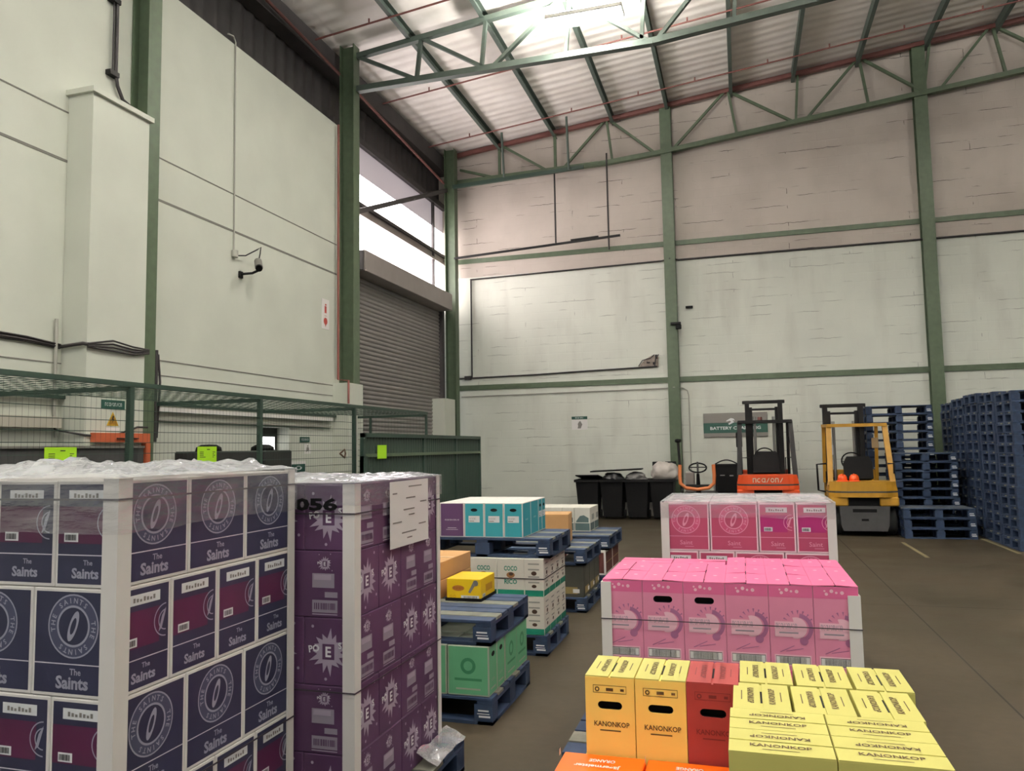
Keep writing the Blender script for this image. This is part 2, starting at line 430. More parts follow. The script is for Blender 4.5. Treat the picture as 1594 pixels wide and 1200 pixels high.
def i_column(x, y, z1, w, d, facing, label, m=GREEN, z0=0.):
    t = thing('steel_column', label, 'column', (x, y, z0))
    f = .018; h = z1 - z0
    if facing == 'x':
        MB().box(d / 2 - f, d / 2, -w / 2, w / 2, 0, h, m).build('flange', t)
        MB().box(-d / 2, -d / 2 + f, -w / 2, w / 2, 0, h, m).build('flange', t)
        MB().box(-d / 2 + f, d / 2 - f, -.008, .008, 0, h, m).build('web', t)
    else:
        MB().box(-w / 2, w / 2, -d / 2, -d / 2 + f, 0, h, m).build('flange', t)
        MB().box(-w / 2, w / 2, d / 2 - f, d / 2, 0, h, m).build('flange', t)
        MB().box(-.008, .008, -d / 2 + f, d / 2 - f, 0, h, m).build('web', t)
    return t
i_column(-7.06, 7.78, roof_z(-7.06) - .02, .22, .26, 'x', 'green steel column against the left wall beside the white pilaster')
i_column(-7.04, 13.07, roof_z(-7.04) - .02, .24, .3, 'x', 'green steel column between the white left wall and the roller shutter', z0=0)
i_column(-7.06, 18.6, roof_z(-7.06) - .02, .24, .28, 'x', 'green steel column in the far corner beside the roller shutter')
i_column(-1.5, 18.98, roof_z(-1.5) - .02, .27, .22, 'y', 'green steel column on the back wall behind the black bins')
i_column(4.2, 18.98, roof_z(4.2) - .02, .27, .22, 'y', 'green steel column on the back wall behind the blue pallets')

# roller shutter, its housing and the daylit sheeting above
door = thing('door_1', 'grey roller shutter closing the far end of the left wall', 'roller shutter', (-7.3, 13.2, 0))
del door['label']; del door['category']; door['kind'] = 'structure'
mb = MB(); n = 58; v = []
prof = []
for i in range(n):
    z = 5.3 * i / n; s = 5.3 / n
    prof += [(-.0, z), (.022, z + s * .3), (.022, z + s * .62), (0., z + s * .92)]
prof.append((0, 5.3))
for x, z in prof: v += [(x, 0, z), (x, 5.25, z)]
mb.add(v, [(2 * i, 2 * i + 1, 2 * i + 3, 2 * i + 2) for i in range(len(prof) - 1)], SHUTTER)
mb.build('curtain', door)
MB().box(-.02, .1, 5.05, 5.2, 0, 5.3, GREY_DK).build('guide_rail', door)
MB().box(-.02, .1, -.02, .1, 0, 5.3, GREY_DK).build('guide_rail', door)
hs = MB().box(-.15, .4, .25, 5.0, 5.2, 5.62, HOUSING, .01).build('housing', door)
MB().box(-.1, .36, .225, .25, 5.22, 5.6, GREY_DK).build('end_plate', hs)
LIT = M('daylit_sheeting', (255, 244, 244), .5, emit=PANE)
DIM = M('soiled_sheeting', (196, 186, 192), .6, emit=.32)
w = bpy.data.objects.new('window_1', None); COL.objects.link(w); w.location = (-7.5, 13.1, 5.4); w['kind'] = 'structure'
MB().box(-.02, 0, 0, 6., 0, 1.27, LIT).build('pane', w)
MB().box(-.02, 0, 0, 6., 1.47, 2.1, LIT).build('pane', w)
MB().box(-.02, 0, 0, 6., 2.1, 2.74, DIM).build('pane', w)
mb = MB()
mb.box(0, .08, 0, 6, 1.2, 1.26, HOUSING); mb.box(0, .08, 0, 6, 1.40, 1.47, GREY_DK); mb.box(-.02, .02, 0, 6, 1.26, 1.40, HOUSING)
mb.build('rail', w)
MB().box(0, .06, 5.2, 5.28, 0, 2.74, GREY_DK).build('mullion', w)

# ------------------------------------------------------------------ roof steel
purlins = [-5.79, -4.31, -2.8, -1.45, .08, 1.51, 2.93, 4.37, 5.8, 7.2]
names = ['nearest the left wall', 'second from the left wall', 'third from the left wall', 'fourth from the left wall', 'fifth from the left wall', 'sixth from the left wall', 'seventh from the left wall', 'eighth from the left wall', 'ninth from the left wall', 'tenth from the left wall']
for x, nm in zip(purlins, names):
    mb = MB(); z = roof_z(x) - .005
    mb.box(x - .035, x - .028, -4, 19.05, z - .19, z, TRUSS); mb.box(x - .035, x + .045, -4, 19.05, z - .195, z - .187, TRUSS)
    mb.box(x - .035, x + .045, -4, 19.05, z - .01, z, TRUSS)
    tag(mb.build('purlin'), 'grey green steel roof purlin under the foil, ' + nm, 'purlin', 'roof purlins')
for y, nm in ((12.24, 'in front of the near truss'), (15.07, 'behind the near truss'), (17.68, 'close to the back wall')):
    t = thing('sag_rod', 'thin red brown rod across the roof purlins, ' + nm, 'rod', (0, y, 0), 0, 'roof rods')
    MB().tube([(-7.3, 0, roof_z(-7.3) - .222), (8, 0, roof_z(8) - .222)], .018, REDOX).build('rod', t)
    for x in (-6.2, -3.6, -2.0, -.7, .9, 2.2, 3.7, 5.2):
        MB().cyl((x, 0, roof_z(x) - .222), (x, 0, roof_z(x) - .13), .016, REDOX, 8).build('nut', t)

def truss(label, y, top, bot, web, mt, mb_, d=.08):
    t = thing('roof_truss', label, 'truss', (0, y, 0))
    m = MB()
    for a, b in zip(top, top[1:]): m.bar((a[0], 0, a[1]), (b[0], 0, b[1]), .11, .1, mt)
    m.build('top_chord', t)
    m = MB()
    for a, b in zip(bot, bot[1:]): m.bar((a[0], 0, a[1]), (b[0], 0, b[1]), .13, .11, mb_)
    m.build('bottom_chord', t)
    for a, b in web: MB().bar((a[0], 0, a[1]), (b[0], 0, b[1]), d, d * .8, mb_).build('web_member', t)
    return t
def zl(pl, x):
    for a, b in zip(pl, pl[1:]):
        if a[0] <= x <= b[0]: return a[1] + (b[1] - a[1]) * (x - a[0]) / (b[0] - a[0])
    return pl[-1][1]
top = [(-7.0, 9.36), (7.9, 9.36 + .107 * 14.9)]
bot = [(-6.9, 8.70), (-1.2, 8.70), (7.9, 9.58)]
web = []
for xa, xb in ((-6.9, -5.62), (-5.55, -4.25), (-2.72, -1.25), (.2, 1.72), (3.1, 4.6), (6.0, 7.5)): web.append(((xa, zl(top, xa)), (xb, zl(bot, xb))))
for xa, xb in ((-4.15, -2.8), (-1.15, .12), (1.8, 3.05), (4.7, 5.9)): web.append(((xa, zl(bot, xa)), (xb, zl(top, xb))))
for x in (-5.65, -4.35, -2.75, -1.4, .16, 1.6, 3.07, 4.6, 5.95): web.append(((x, zl(bot, x)), (x + .1, zl(top, x))))
truss('grey green roof truss spanning from the near green column under the lamp', 13.12, top, bot, web, TRUSS, TRUSS)
top = [(-7.0, 9.5), (7.9, 9.5 + .107 * 14.9)]
bot = [(-7.0, 8.76), (-3.0, 8.82), (-1.6, 8.92), (7.9, 9.94)]
web = []
for xa, xb in ((-5.75, -4.5), (-2.9, -1.75), (0, 1.5), (3.0, 4.3), (5.75, 7.1)): web.append(((xa, zl(top, xa)), (xb, zl(bot, xb))))
for xa, xb in ((-6.9, -5.9),): web.append(((xa, 9.1), (xb, zl(bot, xb))))
for xa, xb in ((-4.1, -2.98), (-1.35, -.05), (1.75, 2.92), (4.6, 5.65)): web.append(((xa, zl(bot, xa)), (xb, zl(top, xb))))
for x, dx in ((-5.8, 0), (-4.3, 0), (-2.95, .12), (0.02, .17), (1.62, -.09), (2.97, .15), (4.45, -.18), (5.72, .2)): web.append(((x + dx, zl(bot, x + dx)), (x, zl(top, x))))
truss('green roof truss with red brown top chord flat against the back wall', 18.9, top, bot, web, REDOX, GREEN, .07)

# bracing, pipes and hangers in the far corner
tag(MB().bar((-7.0, 13.2, 6.3), (-7.15, 18.5, 8.45), .06, .1, GREY_DK).build('diagonal_brace'), 'dark steel brace crossing the bright window strip above the shutter', 'brace')
tag(MB().tube([(-7.2, 8.1, 9.25), (-7.2, 13.8, 8.94), (-7.2, 18.45, 8.63)], .03, REDOX).build('sprinkler_pipe'), 'thin red pipe along the dark eaves above the left wall', 'pipe')
tag(MB().bar((-6.95, 18.45, 8.5), (-3.5, 18.55, 8.66), .08, .09, DGREEN).build('overhead_boom'), 'dark green arm reaching from the corner column under the back truss', 'boom')
tag(MB().bar((-6.95, 18.5, 6.62), (-2.66, 18.7, 6.88), .05, .05, BLACKM).bar((-3.9, 18.68, 6.87), (-3.2, 18.68, 6.9), .05, .03, BLACKM).build('overhead_boom'), 'slim dark boom along the upper back wall at the corner column', 'boom')
tag(MB().cyl((-4.27, 18.62, 8.6), (-4.27, 18.62, 6.82), .022, CABLE).build('hanger_rod'), 'dark vertical rod on the back wall nearer the shutter', 'rod', 'hanger rods')
tag(MB().cyl((-2.95, 18.72, 9.0), (-2.95, 18.72, 6.55), .022, CABLE).build('hanger_rod'), 'dark vertical rod on the back wall nearer the bins', 'rod', 'hanger rods')
for x, nm in ((-3.86, 'right one above the boom'), (-5.55, 'left one above the boom')):
    tag(MB().cyl((x, 18.45, 8.6), (x, 18.3, roof_z(x) - .02), .03, TRUSS).build('hanger_rod'), 'grey green hanger rod from the roof, ' + nm, 'rod', 'hanger rods')

# lamps: the visible one, the unseen rest of its grid and one added lamp
UPM = M('added_uplight_glow', (255, 250, 242), .5, emit=LAMP * 5)  # glowing lamp tops, added to brighten the roof foil
LAMPM = M('lamp_diffuser', (255, 252, 244), .5, emit=LAMP)
def lamp(x, y, label):
    z = roof_z(x) - 1.12
    t = thing('high_bay_lamp', label, 'lamp', (x, y, z), 0, 'high bay lamps')
    h = MB().box(-.66, .66, -.19, .19, .02, .1, STEEL, .015); h.build('housing', t)
    MB().box(-.64, .64, -.17, .17, 0, .02, LAMPM).build('diffuser', t)
    MB().box(-.62, .62, -.16, .16, .1, .112, UPM).build('added_uplight', t)
    for sx in (-.5, .5): MB().cyl((sx, 0, .1), (sx, 0, 1.12 + .107 * sx), .008, STEEL, 6).build('hanging_wire', t)
lamp(-2.28, 12.5, 'glaring white high bay lamp hanging before the near truss')
for k, (x, y) in enumerate(((-2.35, 7.0), (3.65, 7.0), (-2.35, 1.6), (3.65, 1.6), (-5, -2.5), (.8, -2.5), (7.8, 12.2))):  # last one added off frame to brighten the roof and right back wall
    lamp(x, y, 'white high bay lamp out of sight above, ' + ORD[k] + ' of the unseen lamps')
# ------------------------------------------------------------------ pallets
def pallet_mesh(w, d, h):
    """blue timber pallet: boards across x, blocks in three rows, bottom boards; returns (deck, blocks, bottom)"""
    t = .02; bh = h - 3 * t - .002
    deck = MB(); nb = 7; gap = .02; bw = (d - gap * (nb - 1)) / nb
    for i in range(nb):
        y = -d / 2 + i * (bw + gap)
        deck.box(-w / 2, w / 2, y, y + bw, h - t, h, PALBW if i in (1, 4) else PALB, .002)
    for x in (-w / 2 + .05, 0, w / 2 - .05): deck.box(x - .05, x + .05, -d / 2, d / 2, h - 2 * t, h - t, PALB)
    blocks = []
    for x, bx in ((-w / 2 + .06, .12), (0, .13), (w / 2 - .06, .12)):
        for y, by in ((-d / 2 + .055, .11), (0, .13), (d / 2 - .055, .11)):
            b = MB().box(x - bx / 2, x + bx / 2, y - by / 2, y + by / 2, t + .001, h - 2 * t - .001, PALB, .002)
            if y < -.1 and x > .1:
                f = Fr((x, y - by / 2, h / 2 - t / 2), (1, 0, 0), (0, 0, 1))
                b.rect(f, -.035, .035, .008, .018, WHITE); b.rect(f, -.04, .04, -.008, -.003, WHITE); b.rect(f, -.03, .045, -.028, -.016, WHITE)
            blocks.append(b)
    bot = MB()
    for x in (-w / 2 + .05, 0, w / 2 - .05): bot.box(x - .05, x + .05, -d / 2, d / 2, 0, t, PALB)
    for y in (-d / 2 + .05, d / 2 - .05): bot.box(-w / 2, w / 2, y - .05, y + .05, .0005, t + .0005, PALB)
    return deck, blocks, bot
def pallet(x0, x1, y0, y1, z, h, label, group=None):
    deck, blocks, bot = pallet_mesh(x1 - x0, y1 - y0, h)
    t = thing('pallet', label, 'pallet', ((x0 + x1) / 2, (y0 + y1) / 2, z), 0, group)
    deck.build('deck', t)
    for b in blocks: b.build('block', t)
    bot.build('bottom_board', t)
    return t
def one_mesh(*parts):
    m = MB()
    for p in parts:
        for f, i, s in zip(p.F, p.MI, p.SM): m.add([p.V[k] for k in f], [tuple(range(len(f)))], p.mats[i], s)
    return m
def stack(x0, x1, y0, y1, n, z1, where, group, z0=0., jit=.012):
    deck, blocks, bot = pallet_mesh(x1 - x0, y1 - y0, (z1 - z0) / n - .0015)
    me = one_mesh(deck, *blocks, bot).mesh('pallet')
    for k in range(n):
        o = bpy.data.objects.new('pallet', me); COL.objects.link(o)
        o.location = ((x0 + x1) / 2 + random.uniform(-jit, jit), (y0 + y1) / 2 + random.uniform(-jit, jit), z0 + k * (z1 - z0) / n)
        pos = 'topmost' if k == n - 1 else 'lowest' if k == 0 else ORD[k] + ' from the floor'
        tag(o, 'blue pallet, %s in %s' % (pos, where), 'pallet', group)

# ------------------------------------------------------------------ printed cartons
def faces(w, d, h):
    """frames of the four sides of a w x d x h carton standing on z=0, origin in the middle of each side"""
    return dict(s=Fr((0, -d / 2, h / 2), (1, 0, 0), (0, 0, 1)), n=Fr((0, d / 2, h / 2), (-1, 0, 0), (0, 0, 1)),
                e=Fr((w / 2, 0, h / 2), (0, 1, 0), (0, 0, 1)), w=Fr((-w / 2, 0, h / 2), (0, -1, 0), (0, 0, 1)),
                t=Fr((0, 0, h), (1, 0, 0), (0, 1, 0)))
def barcode(mb, f, u0, u1, v0, v1, m=INK, n=16):
    rnd = random.Random(5); u = u0
    while u < u1 - .002:
        a = (u1 - u0) / n * rnd.uniform(.25, .7); mb.rect(f, u, min(u + a, u1), v0, v1, m, .0022); u += a + (u1 - u0) / n * rnd.uniform(.2, .6)
def scrawl(mb, f, cu, cv, w, h, m, e=.0016, n=8, seed=3):
    """print too small to read: uneven upright strokes"""
    rnd = random.Random(seed); st = w / n; t = st * .2; last = None
    for i in range(n):
        u = cu - w / 2 + st * (i + .5); k = rnd.choice([q for q in 'oncdx' if q != last]); last = k
        if k in 'ocd':
            a0, a1 = (0, 2 * PI) if k != 'c' else (.25 * PI, 1.75 * PI)
            mb.ring(f, u, cv, h / 2 - t, h / 2, m, e, 14, min(1.2, st * .84 / h), a0, a1)
            if k == 'd': mb.rect(f, u + st * .26, u + st * .26 + t, cv - h / 2, cv + h / 2, m, e)
        elif k == 'n':
            mb.rect(f, u - st * .4, u - st * .4 + t, cv - h / 2, cv + h / 2, m, e); mb.rect(f, u + st * .2, u + st * .2 + t, cv - h / 2, cv + h * .4, m, e); mb.rect(f, u - st * .3, u + st * .3, cv + h / 2 - t, cv + h / 2, m, e)
        else: mb.add([f.p(a, b, e) for a, b in ((u - st * .38, cv - h / 2), (u - st * .38 + t, cv - h / 2), (u + st * .38, cv + h / 2), (u + st * .38 - t, cv + h / 2))], [(0, 1, 2, 3)], m)
def emblem(mb, f, cu, cv, r, m, band=None):
    mb.ring(f, cu, cv, r * .64, r * .97, band or m, .0007); mb.ring(f, cu, cv, r * .95, r, m); mb.ring(f, cu, cv, r * .58, r * .65, m)
    word = 'THE SAINTS  THE SAINTS  '
    for i, ch in enumerate(word):
        if ch == ' ': continue
        a = PI * 1.05 - 2 * PI * i / len(word)
        mb.text(f, ch, cu + r * .80 * math.cos(a), cv + r * .80 * math.sin(a), r * .17, m, rot=a - PI / 2, bold=.02)
    a = math.radians(70)   # slanted oval in the middle
    for k0, k1 in ((.40, .50),):
        v = []
        for i in range(33):
            t = 2 * PI * i / 32
            for k in (.55, 1.):
                x, y = r * .5 * k * math.cos(t), r * .16 * k * math.sin(t)
                v.append(f.p(cu + x * math.cos(a) - y * math.sin(a), cv + x * math.sin(a) + y * math.cos(a), .0012))
        mb.add(v, [(2 * i, 2 * i + 1, 2 * i + 3, 2 * i + 2) for i in range(32)], m)
def saints_carton(name, dark, mid, line, prn, word, band=None, script=False):
    w, d, h = .32, .24, .332
    mb = MB().box(-w / 2 + .001, w / 2 - .001, -d / 2 + .001, d / 2 - .001, 0, h - .001, WCARD, .003)
    F = faces(w - .002, d - .002, h)
    def name_words(f, s):
        if script:
            mb.text(f, 'Saint', 0, -.108, .030, prn, w=.085); mb.rect(f, -.01, .05, -.137, -.134, prn, .0014)
        else:
            mb.text(f, 'The', .012 * s, -.088, .020 * s, prn, bold=.02); mb.text(f, 'Saints', 0, -.121, .040 * s, prn, w=.115 * s + .01, bold=.035)
    for k in 'sn':   # broad side: ring emblem
        f = F[k]; mb.rect(f, -w / 2 + .012, w / 2 - .012, -h / 2 + .012, h / 2 - .012, dark)
        mb.rect(f, -w / 2 + .012, w / 2 - .012, -.067, -.0635, line, .0012); emblem(mb, f, 0, .05, .098, prn, band); name_words(f, 1.)
    for k in 'ew':   # narrow side: white label, cropped emblem, barcode
        f = F[k]; u = d / 2 - .012; mb.rect(f, -u, u, -h / 2 + .012, h / 2 - .012, dark)
        mb.rect(f, -u, u * .62, -.03, .085, mid, .001)
        mb.rect(f, -u, u, -.067, -.0635, line, .0012)
        mb.rect(f, -.07, .068, .103, .136, WHITE, .0012); [mb.rect(f, u, u + .009, .112, .126 - (i % 3) * .003, SIGNGREY, .0022) for i, u in enumerate((-.05, -.036, -.022, -.006, .008, .022, .036))]
        mb.rect(f, -.085, -.03, -.025, .003, WHITE, .0014); barcode(mb, f, -.08, -.035, -.02, -.002)
        mb.ring(f, u - .012, .035, .05, .054, prn, .0014, 20, 1., PI * .5, PI * 1.5); mb.ring(f, u - .012, .035, .03, .034, prn, .0014, 20, 1., PI * .5, PI * 1.5)
        mb.poly(f, [(u - .045, .0), (u - .03, .012), (u - .014, .06), (u - .012, .075), (u - .03, .05)], prn, .0016)
        name_words(f, .82)
    mb.rect(F['t'], -w / 2 + .012, w / 2 - .012, -.0015, .0015, GROOVE, .0012)
    return mb.build(name)
NAVY = M('print_navy', (46, 48, 74), .38, var=.15, vs=4); WINE = M('print_wine', (84, 34, 68), .38, var=.1, vs=6)
SILV = M('print_silver', (160, 160, 176), .35, .1); LINEP = M('print_pale_line', (205, 200, 208), .5)

def layer(proto, xs, ys, z, cells, words, group):
    """cells: (x, y, rz, text)"""
    for x, y, rz, txt in cells: place(proto, USED, (x, y, z), rz, words % txt, group)

# --- the near left stack: four layers, alternating directions
X1, Y0, ZT = -1.848, 1.96, 1.622
HB = .333
sp = saints_carton('wine_carton', NAVY, WINE, LINEP, SILV, 'Saints', M('print_slate', (76, 80, 104), .42, .15))
tag(sp, '', 'carton')
LN = ['top', 'second', 'third', 'lowest']
for k in range(4):
    z = ZT - HB * (k + 1)
    if k % 2 == 0:   # long side along y: three broad faces to the right, narrow faces to the front
        for j in range(3):
            for i in range(4):
                if i > 0 and j > 0 and k > 0: continue
                front = 'front row' if j == 0 else 'middle row' if j == 1 else 'rear row'
                place(sp, USED, (X1 - .12 - .24 * i, Y0 + .16 + .32 * j, z), PI / 2,
                      'navy wine carton, %s layer of near left stack, %s, %s' % (LN[k], front, 'rightmost' if i == 0 else ORD[i] + ' from right'), 'navy wine cartons of the near left stack')
    else:
        for j in range(4):
            for i in range(3):
                if i > 0 and j > 0: continue
                front = ['front row', 'second row', 'third row', 'rear row'][j]
                place(sp, USED, (X1 - .16 - .32 * i, Y0 + .12 + .24 * j, z), 0,
                      'navy wine carton, %s layer of near left stack, %s, %s' % (LN[k], front, 'rightmost' if i == 0 else ORD[i] + ' from right'), 'navy wine cartons of the near left stack')
zb = ZT - 4 * HB
pallet(X1 - .98, X1 + .01, Y0 - .01, Y0 + .96, 0, zb / 2 - .002, 'lower of two blue pallets under the near left stack')
pallet(X1 - .98, X1 + .01, Y0 - .01, Y0 + .96, zb / 2, zb / 2 - .001, 'upper of two blue pallets under the near left stack')
def corner_board(x, y, z0, z1, sx, sy, label, a=.05, t=.006):
    mb = MB()
    mb.box(min(0, sx * a), max(0, sx * a), min(-sy * t, 0), max(-sy * t, 0), 0, z1 - z0, WCARD)
    mb.box(min(-sx * t, 0), max(-sx * t, 0), min(-sy * t, sy * a), max(-sy * t, sy * a), 0, z1 - z0, WCARD)
    return tag(mb.build('corner_board', loc=(x, y, z0)), label, 'corner board', 'white corner boards')
def ringbelt(x0, x1, y0, y1, z, h, m, t=.002):
    mb = MB()
    for a, b, c, d in ((x0 - t, x1 + t, y0 - t, y0), (x0 - t, x1 + t, y1, y1 + t), (x0 - t, x0, y0, y1), (x1, x1 + t, y0, y1)):
        mb.box(a, b, c, d, z - h / 2, z + h / 2, m)
    return mb
STRAP = M('dark_strap', (58, 50, 58), .5)
corner_board(X1 + .003, Y0 - .003, zb, ZT + .004, -1, 1, 'white corner board on the front right edge of the near left stack', .052)
corner_board(X1 + .003, Y0 + .966, zb, ZT + .004, -1, -1, 'white corner board on the rear right edge of the near left stack', .04)
tag(ringbelt(X1 - .965, X1 + .0105, Y0 - .0105, Y0 + .973, 1.562, .006, STRAP).build('strap'), 'dark strap round the top layer of the near left stack', 'strap')
tag(ringbelt(X1 - .965, X1 + .0105, Y0 - .0105, Y0 + .973, .60, .006, STRAP).build('strap'), 'dark strap round the lower part of the near left stack', 'strap')

FILM = film_mat('stretch_film', .55, (215, 216, 222))
FILM_SIDE = film_mat('stretch_film_side', .86)
def film(x0, x1, y0, y1, z, rise, skirt, label, seed, nx=44, ny=40):
    """crumpled top sheet with a clinging skirt"""
    t = thing('stretch_wrap', label, 'stretch film', ((x0 + x1) / 2, (y0 + y1) / 2, z))
    w, d = (x1 - x0) / 2, (y1 - y0) / 2
    v = []
    for j in range(ny + 1):
        for i in range(nx + 1):
            a, b = -1 + 2 * i / nx, -1 + 2 * j / ny
            e = min(1., (1 - max(abs(a), abs(b))) * 4)
            p = Vector((a * w * 5 + seed, b * d * 5, seed))
            k = max(0., noise.noise(p * 1.1) * .45 + noise.noise(p * 2.9) * .45 + noise.noise(p * 7) * .3 + .38)
            v.append((a * w, b * d, .002 + rise * e * k))
    mb = MB().add(v, [(j * (nx + 1) + i, j * (nx + 1) + i + 1, (j + 1) * (nx + 1) + i + 1, (j + 1) * (nx + 1) + i) for j in range(ny) for i in range(nx)], FILM, True)
    mb.build('top_sheet', t)
    mb = MB(); n = 60; v = []
    per = [(-w, -d), (w, -d), (w, d), (-w, d), (-w, -d)]
    for (ax, ay), (bx, by) in zip(per, per[1:]):
        for i in range(n):
            s = i / n; x, y = ax + (bx - ax) * s, ay + (by - ay) * s
            k = skirt * (1 + .12 * noise.noise(Vector((x * 6, y * 6, seed))))
            v += [(x, y, .002), (x, y, -k)]
    m = len(v) // 2
    mb.add(v, [(2 * i, 2 * i + 1, 2 * ((i + 1) % m) + 1, 2 * ((i + 1) % m)) for i in range(m)], FILM_SIDE)
    mb.build('skirt', t)
    return t
film(X1 - .972, X1 + .018, Y0 - .018, Y0 + .975, ZT + .006, .068, .17, 'crumpled clear stretch film over the top of the near left stack', 3.1)

# --- the purple stack
PURP = M('print_purple', (88, 58, 90), .4, var=.18, vs=3); PURPB = M('print_purple_splash', (172, 160, 176), .45); PURPL = M('print_lilac_label', (150, 142, 154), .5)
def splash(mb, f, cu, cv, r, m, seed=1):
    rnd = random.Random(seed); pts = []; n = 15
    for i in range(n):
        a = 2 * PI * i / n + .2
        pts.append((cu + r * rnd.uniform(.72, 1.15) * math.cos(a), cv + r * rnd.uniform(.72, 1.15) * math.sin(a)))
        a += PI / n; pts.append((cu + r * .58 * math.cos(a), cv + r * .58 * math.sin(a)))
    mb.poly(f, pts, m, .0010)
    for a, k in ((2.2, 1.35), (1.0, 1.4), (4.6, 1.2), (5.6, 1.25)):
        mb.ring(f, cu + r * k * math.cos(a), cv + r * k * math.sin(a), 0, r * .07, m, .0010, 8)
    mb.rect(f, cu - r * .30, cu + r * .30, cv - r * .34, cv + r * .34, PURP, .0016)
    mb.text(f, 'E', cu, cv, r * .46, WHITE, e=.0024, bold=.03)
    mb.text(f, 'PO', cu - r * .72, cv + r * .12, r * .32, WHITE, e=.0024, rot=.15, bold=.03); mb.text(f, 'S', cu + r * .58, cv + r * .3, r * .28, WHITE, e=.0024, rot=.15, bold=.03)
def burst_carton():
    w, d, h = .2345, .469, .2775
    mb = MB().box(-w / 2, w / 2, -d / 2, d / 2, 0, h, PURP, .004); F = faces(w, d, h)
    for k in 'sn': splash(mb, F[k], .0, .0, .094, PURPB, 4)
    for k in 'ew':
        f = F[k]
        for c in (-.115, .1):
            splash(mb, f, c, .085, .035, PURPB, 7)
            mb.rect(f, c - .06, c + .045, -.015, .045, PURPL, .0012); mb.rect(f, c - .052, c + .03, .018, .04, PURPB, .0018)
            mb.rect(f, c - .06, c + .06, -.118, -.066, PURPL, .0012); barcode(mb, f, c - .05, c + .05, -.105, -.078, PURP, 12)
            mb.rect(f, c + .0, c + .06, -.055, -.032, PURPL, .0012); mb.rect(f, c - .06, c + .06, -.127, -.123, PURPB, .0014)
    mb.rect(F['t'], -w / 2 + .004, w / 2 - .004, -.001, .001, PURPB, .001)
    return mb.build('spirit_carton')
bp_ = burst_carton(); tag(bp_, '', 'carton')
PX, PY, PZ = -1.578, 2.965, 1.557
LN5 = ['top', 'second', 'third', 'fourth', 'lowest']
for k in range(5):
    z = PZ - .2785 * (k + 1)
    G = 'purple splash cartons on the second left stack'
    cells = []
    a, b = .235, .47
    if k % 2 == 0:
        cells = [(-a / 2, b / 2, 0, 'front right'), (-a * 1.5, b / 2, 0, 'front centre'), (-a * 2 - b / 2, a / 2, PI / 2, 'front left'), (-a * 2 - b / 2, a * 1.5, PI / 2, 'left behind the front one'),
                 (-b / 2, b + a / 2, PI / 2, 'right side third'), (-b / 2, b + a * 1.5, PI / 2, 'rear right'), (-b - a / 2, b + b / 2, 0, 'rear centre'), (-b - a * 1.5, b + b / 2, 0, 'rear left')]
    else:
        cells = [(-b / 2, a / 2, PI / 2, 'front right'), (-b / 2, a * 1.5, PI / 2, 'right side second'), (-b - a / 2, b / 2, 0, 'front centre'), (-b - a * 1.5, b / 2, 0, 'front left'),
                 (-a / 2, b + b / 2, 0, 'rear right'), (-a * 1.5, b + b / 2, 0, 'rear centre'), (-a * 2 - b / 2, b + a / 2, PI / 2, 'left third'), (-a * 2 - b / 2, b + a * 1.5, PI / 2, 'rear left')]
    for x, y, rz, nm in cells:
        if k > 0 and nm in ('rear left', 'left third', 'left behind the front one', 'rear centre'): continue
        place(bp_, USED, (PX + x, PY + y, z), rz, 'purple splash carton, %s, %s layer, second left stack' % (nm, LN5[k]), G)
pallet(PX - .88, PX + .1, PY + .0, PY + 1.04, 0, .163, 'blue pallet under the purple carton stack')
corner_board(PX + .003, PY - .003, .165, PZ + .004, -1, 1, 'white corner board on the front right edge of the purple stack', .05)
corner_board(PX + .003, PY + .943, .165, PZ + .004, -1, -1, 'white corner board on the rear right edge of the purple stack', .03)
tag(ringbelt(PX - .945, PX + .0105, PY - .0105, PY + .95, 1.435, .006, STRAP).build('strap'), 'dark strap round the top layer of the purple stack', 'strap')
tag(ringbelt(PX - .945, PX + .0105, PY - .0105, PY + .95, .70, .006, STRAP).build('strap'), 'dark strap round the middle of the purple stack', 'strap')
film(PX - .952, PX + .018, PY - .018, PY + .957, PZ + .006, .03, .10, 'lilac tinted stretch film over the top of the purple stack', 8.4)
# paper sheet and the marker number
mb = MB(); f = Fr((PX + .0215, PY + .535, 1.39), (0, 1, 0), (0, 0, 1))
mb.box(PX + .0195, PX + .021, PY + .31, PY + .76, 1.245, 1.552, PAPER)
for k, (u0, u1) in enumerate(((-.02, .14), (-.2, -.15), (-.05, .06), (.12, .2), (-.08, .05), (-.02, .05), (-.2, -.1), (.1, .19), (-.1, .07), (-.04, .02))):
    mb.rect(f, u0, u1, .13 - k * .027, .136 - k * .027, SIGNGREY)
tag(mb.build('delivery_sheet'), 'white printed sheet on the right side of the purple stack', 'paper')
mb = MB(); f = Fr((PX - .20, PY - .0205, 1.475), (1, 0, 0), (0, 0, 1))
mb.text(f, '6056', -.0, 0, .055, BLACK, w=.27, e=.0, bold=.045)
tag(mb.build('marker_number'), 'black marker number 6056 on the front of the purple stack', 'writing')
# loose film skirt at the foot of the purple stack
v = []; n = 20
for j in range(6):
    for i in range(n + 1):
        y = PY + .62 + .4 * i / n; a = j / 5
        v.append((PX + .012 + .10 * a + .02 * noise.noise(Vector((y * 9, a * 3, 1))), y, (.23 - .05 * a) + .03 * noise.noise(Vector((y * 7, a * 5, 4))) * (1 - a)))
tag(MB().add(v, [(j * (n + 1) + i, j * (n + 1) + i + 1, (j + 1) * (n + 1) + i + 1, (j + 1) * (n + 1) + i) for j in range(5) for i in range(n)], FILM, True).build('loose_film'), 'loose grey film bunched at the foot of the purple stack', 'stretch film')
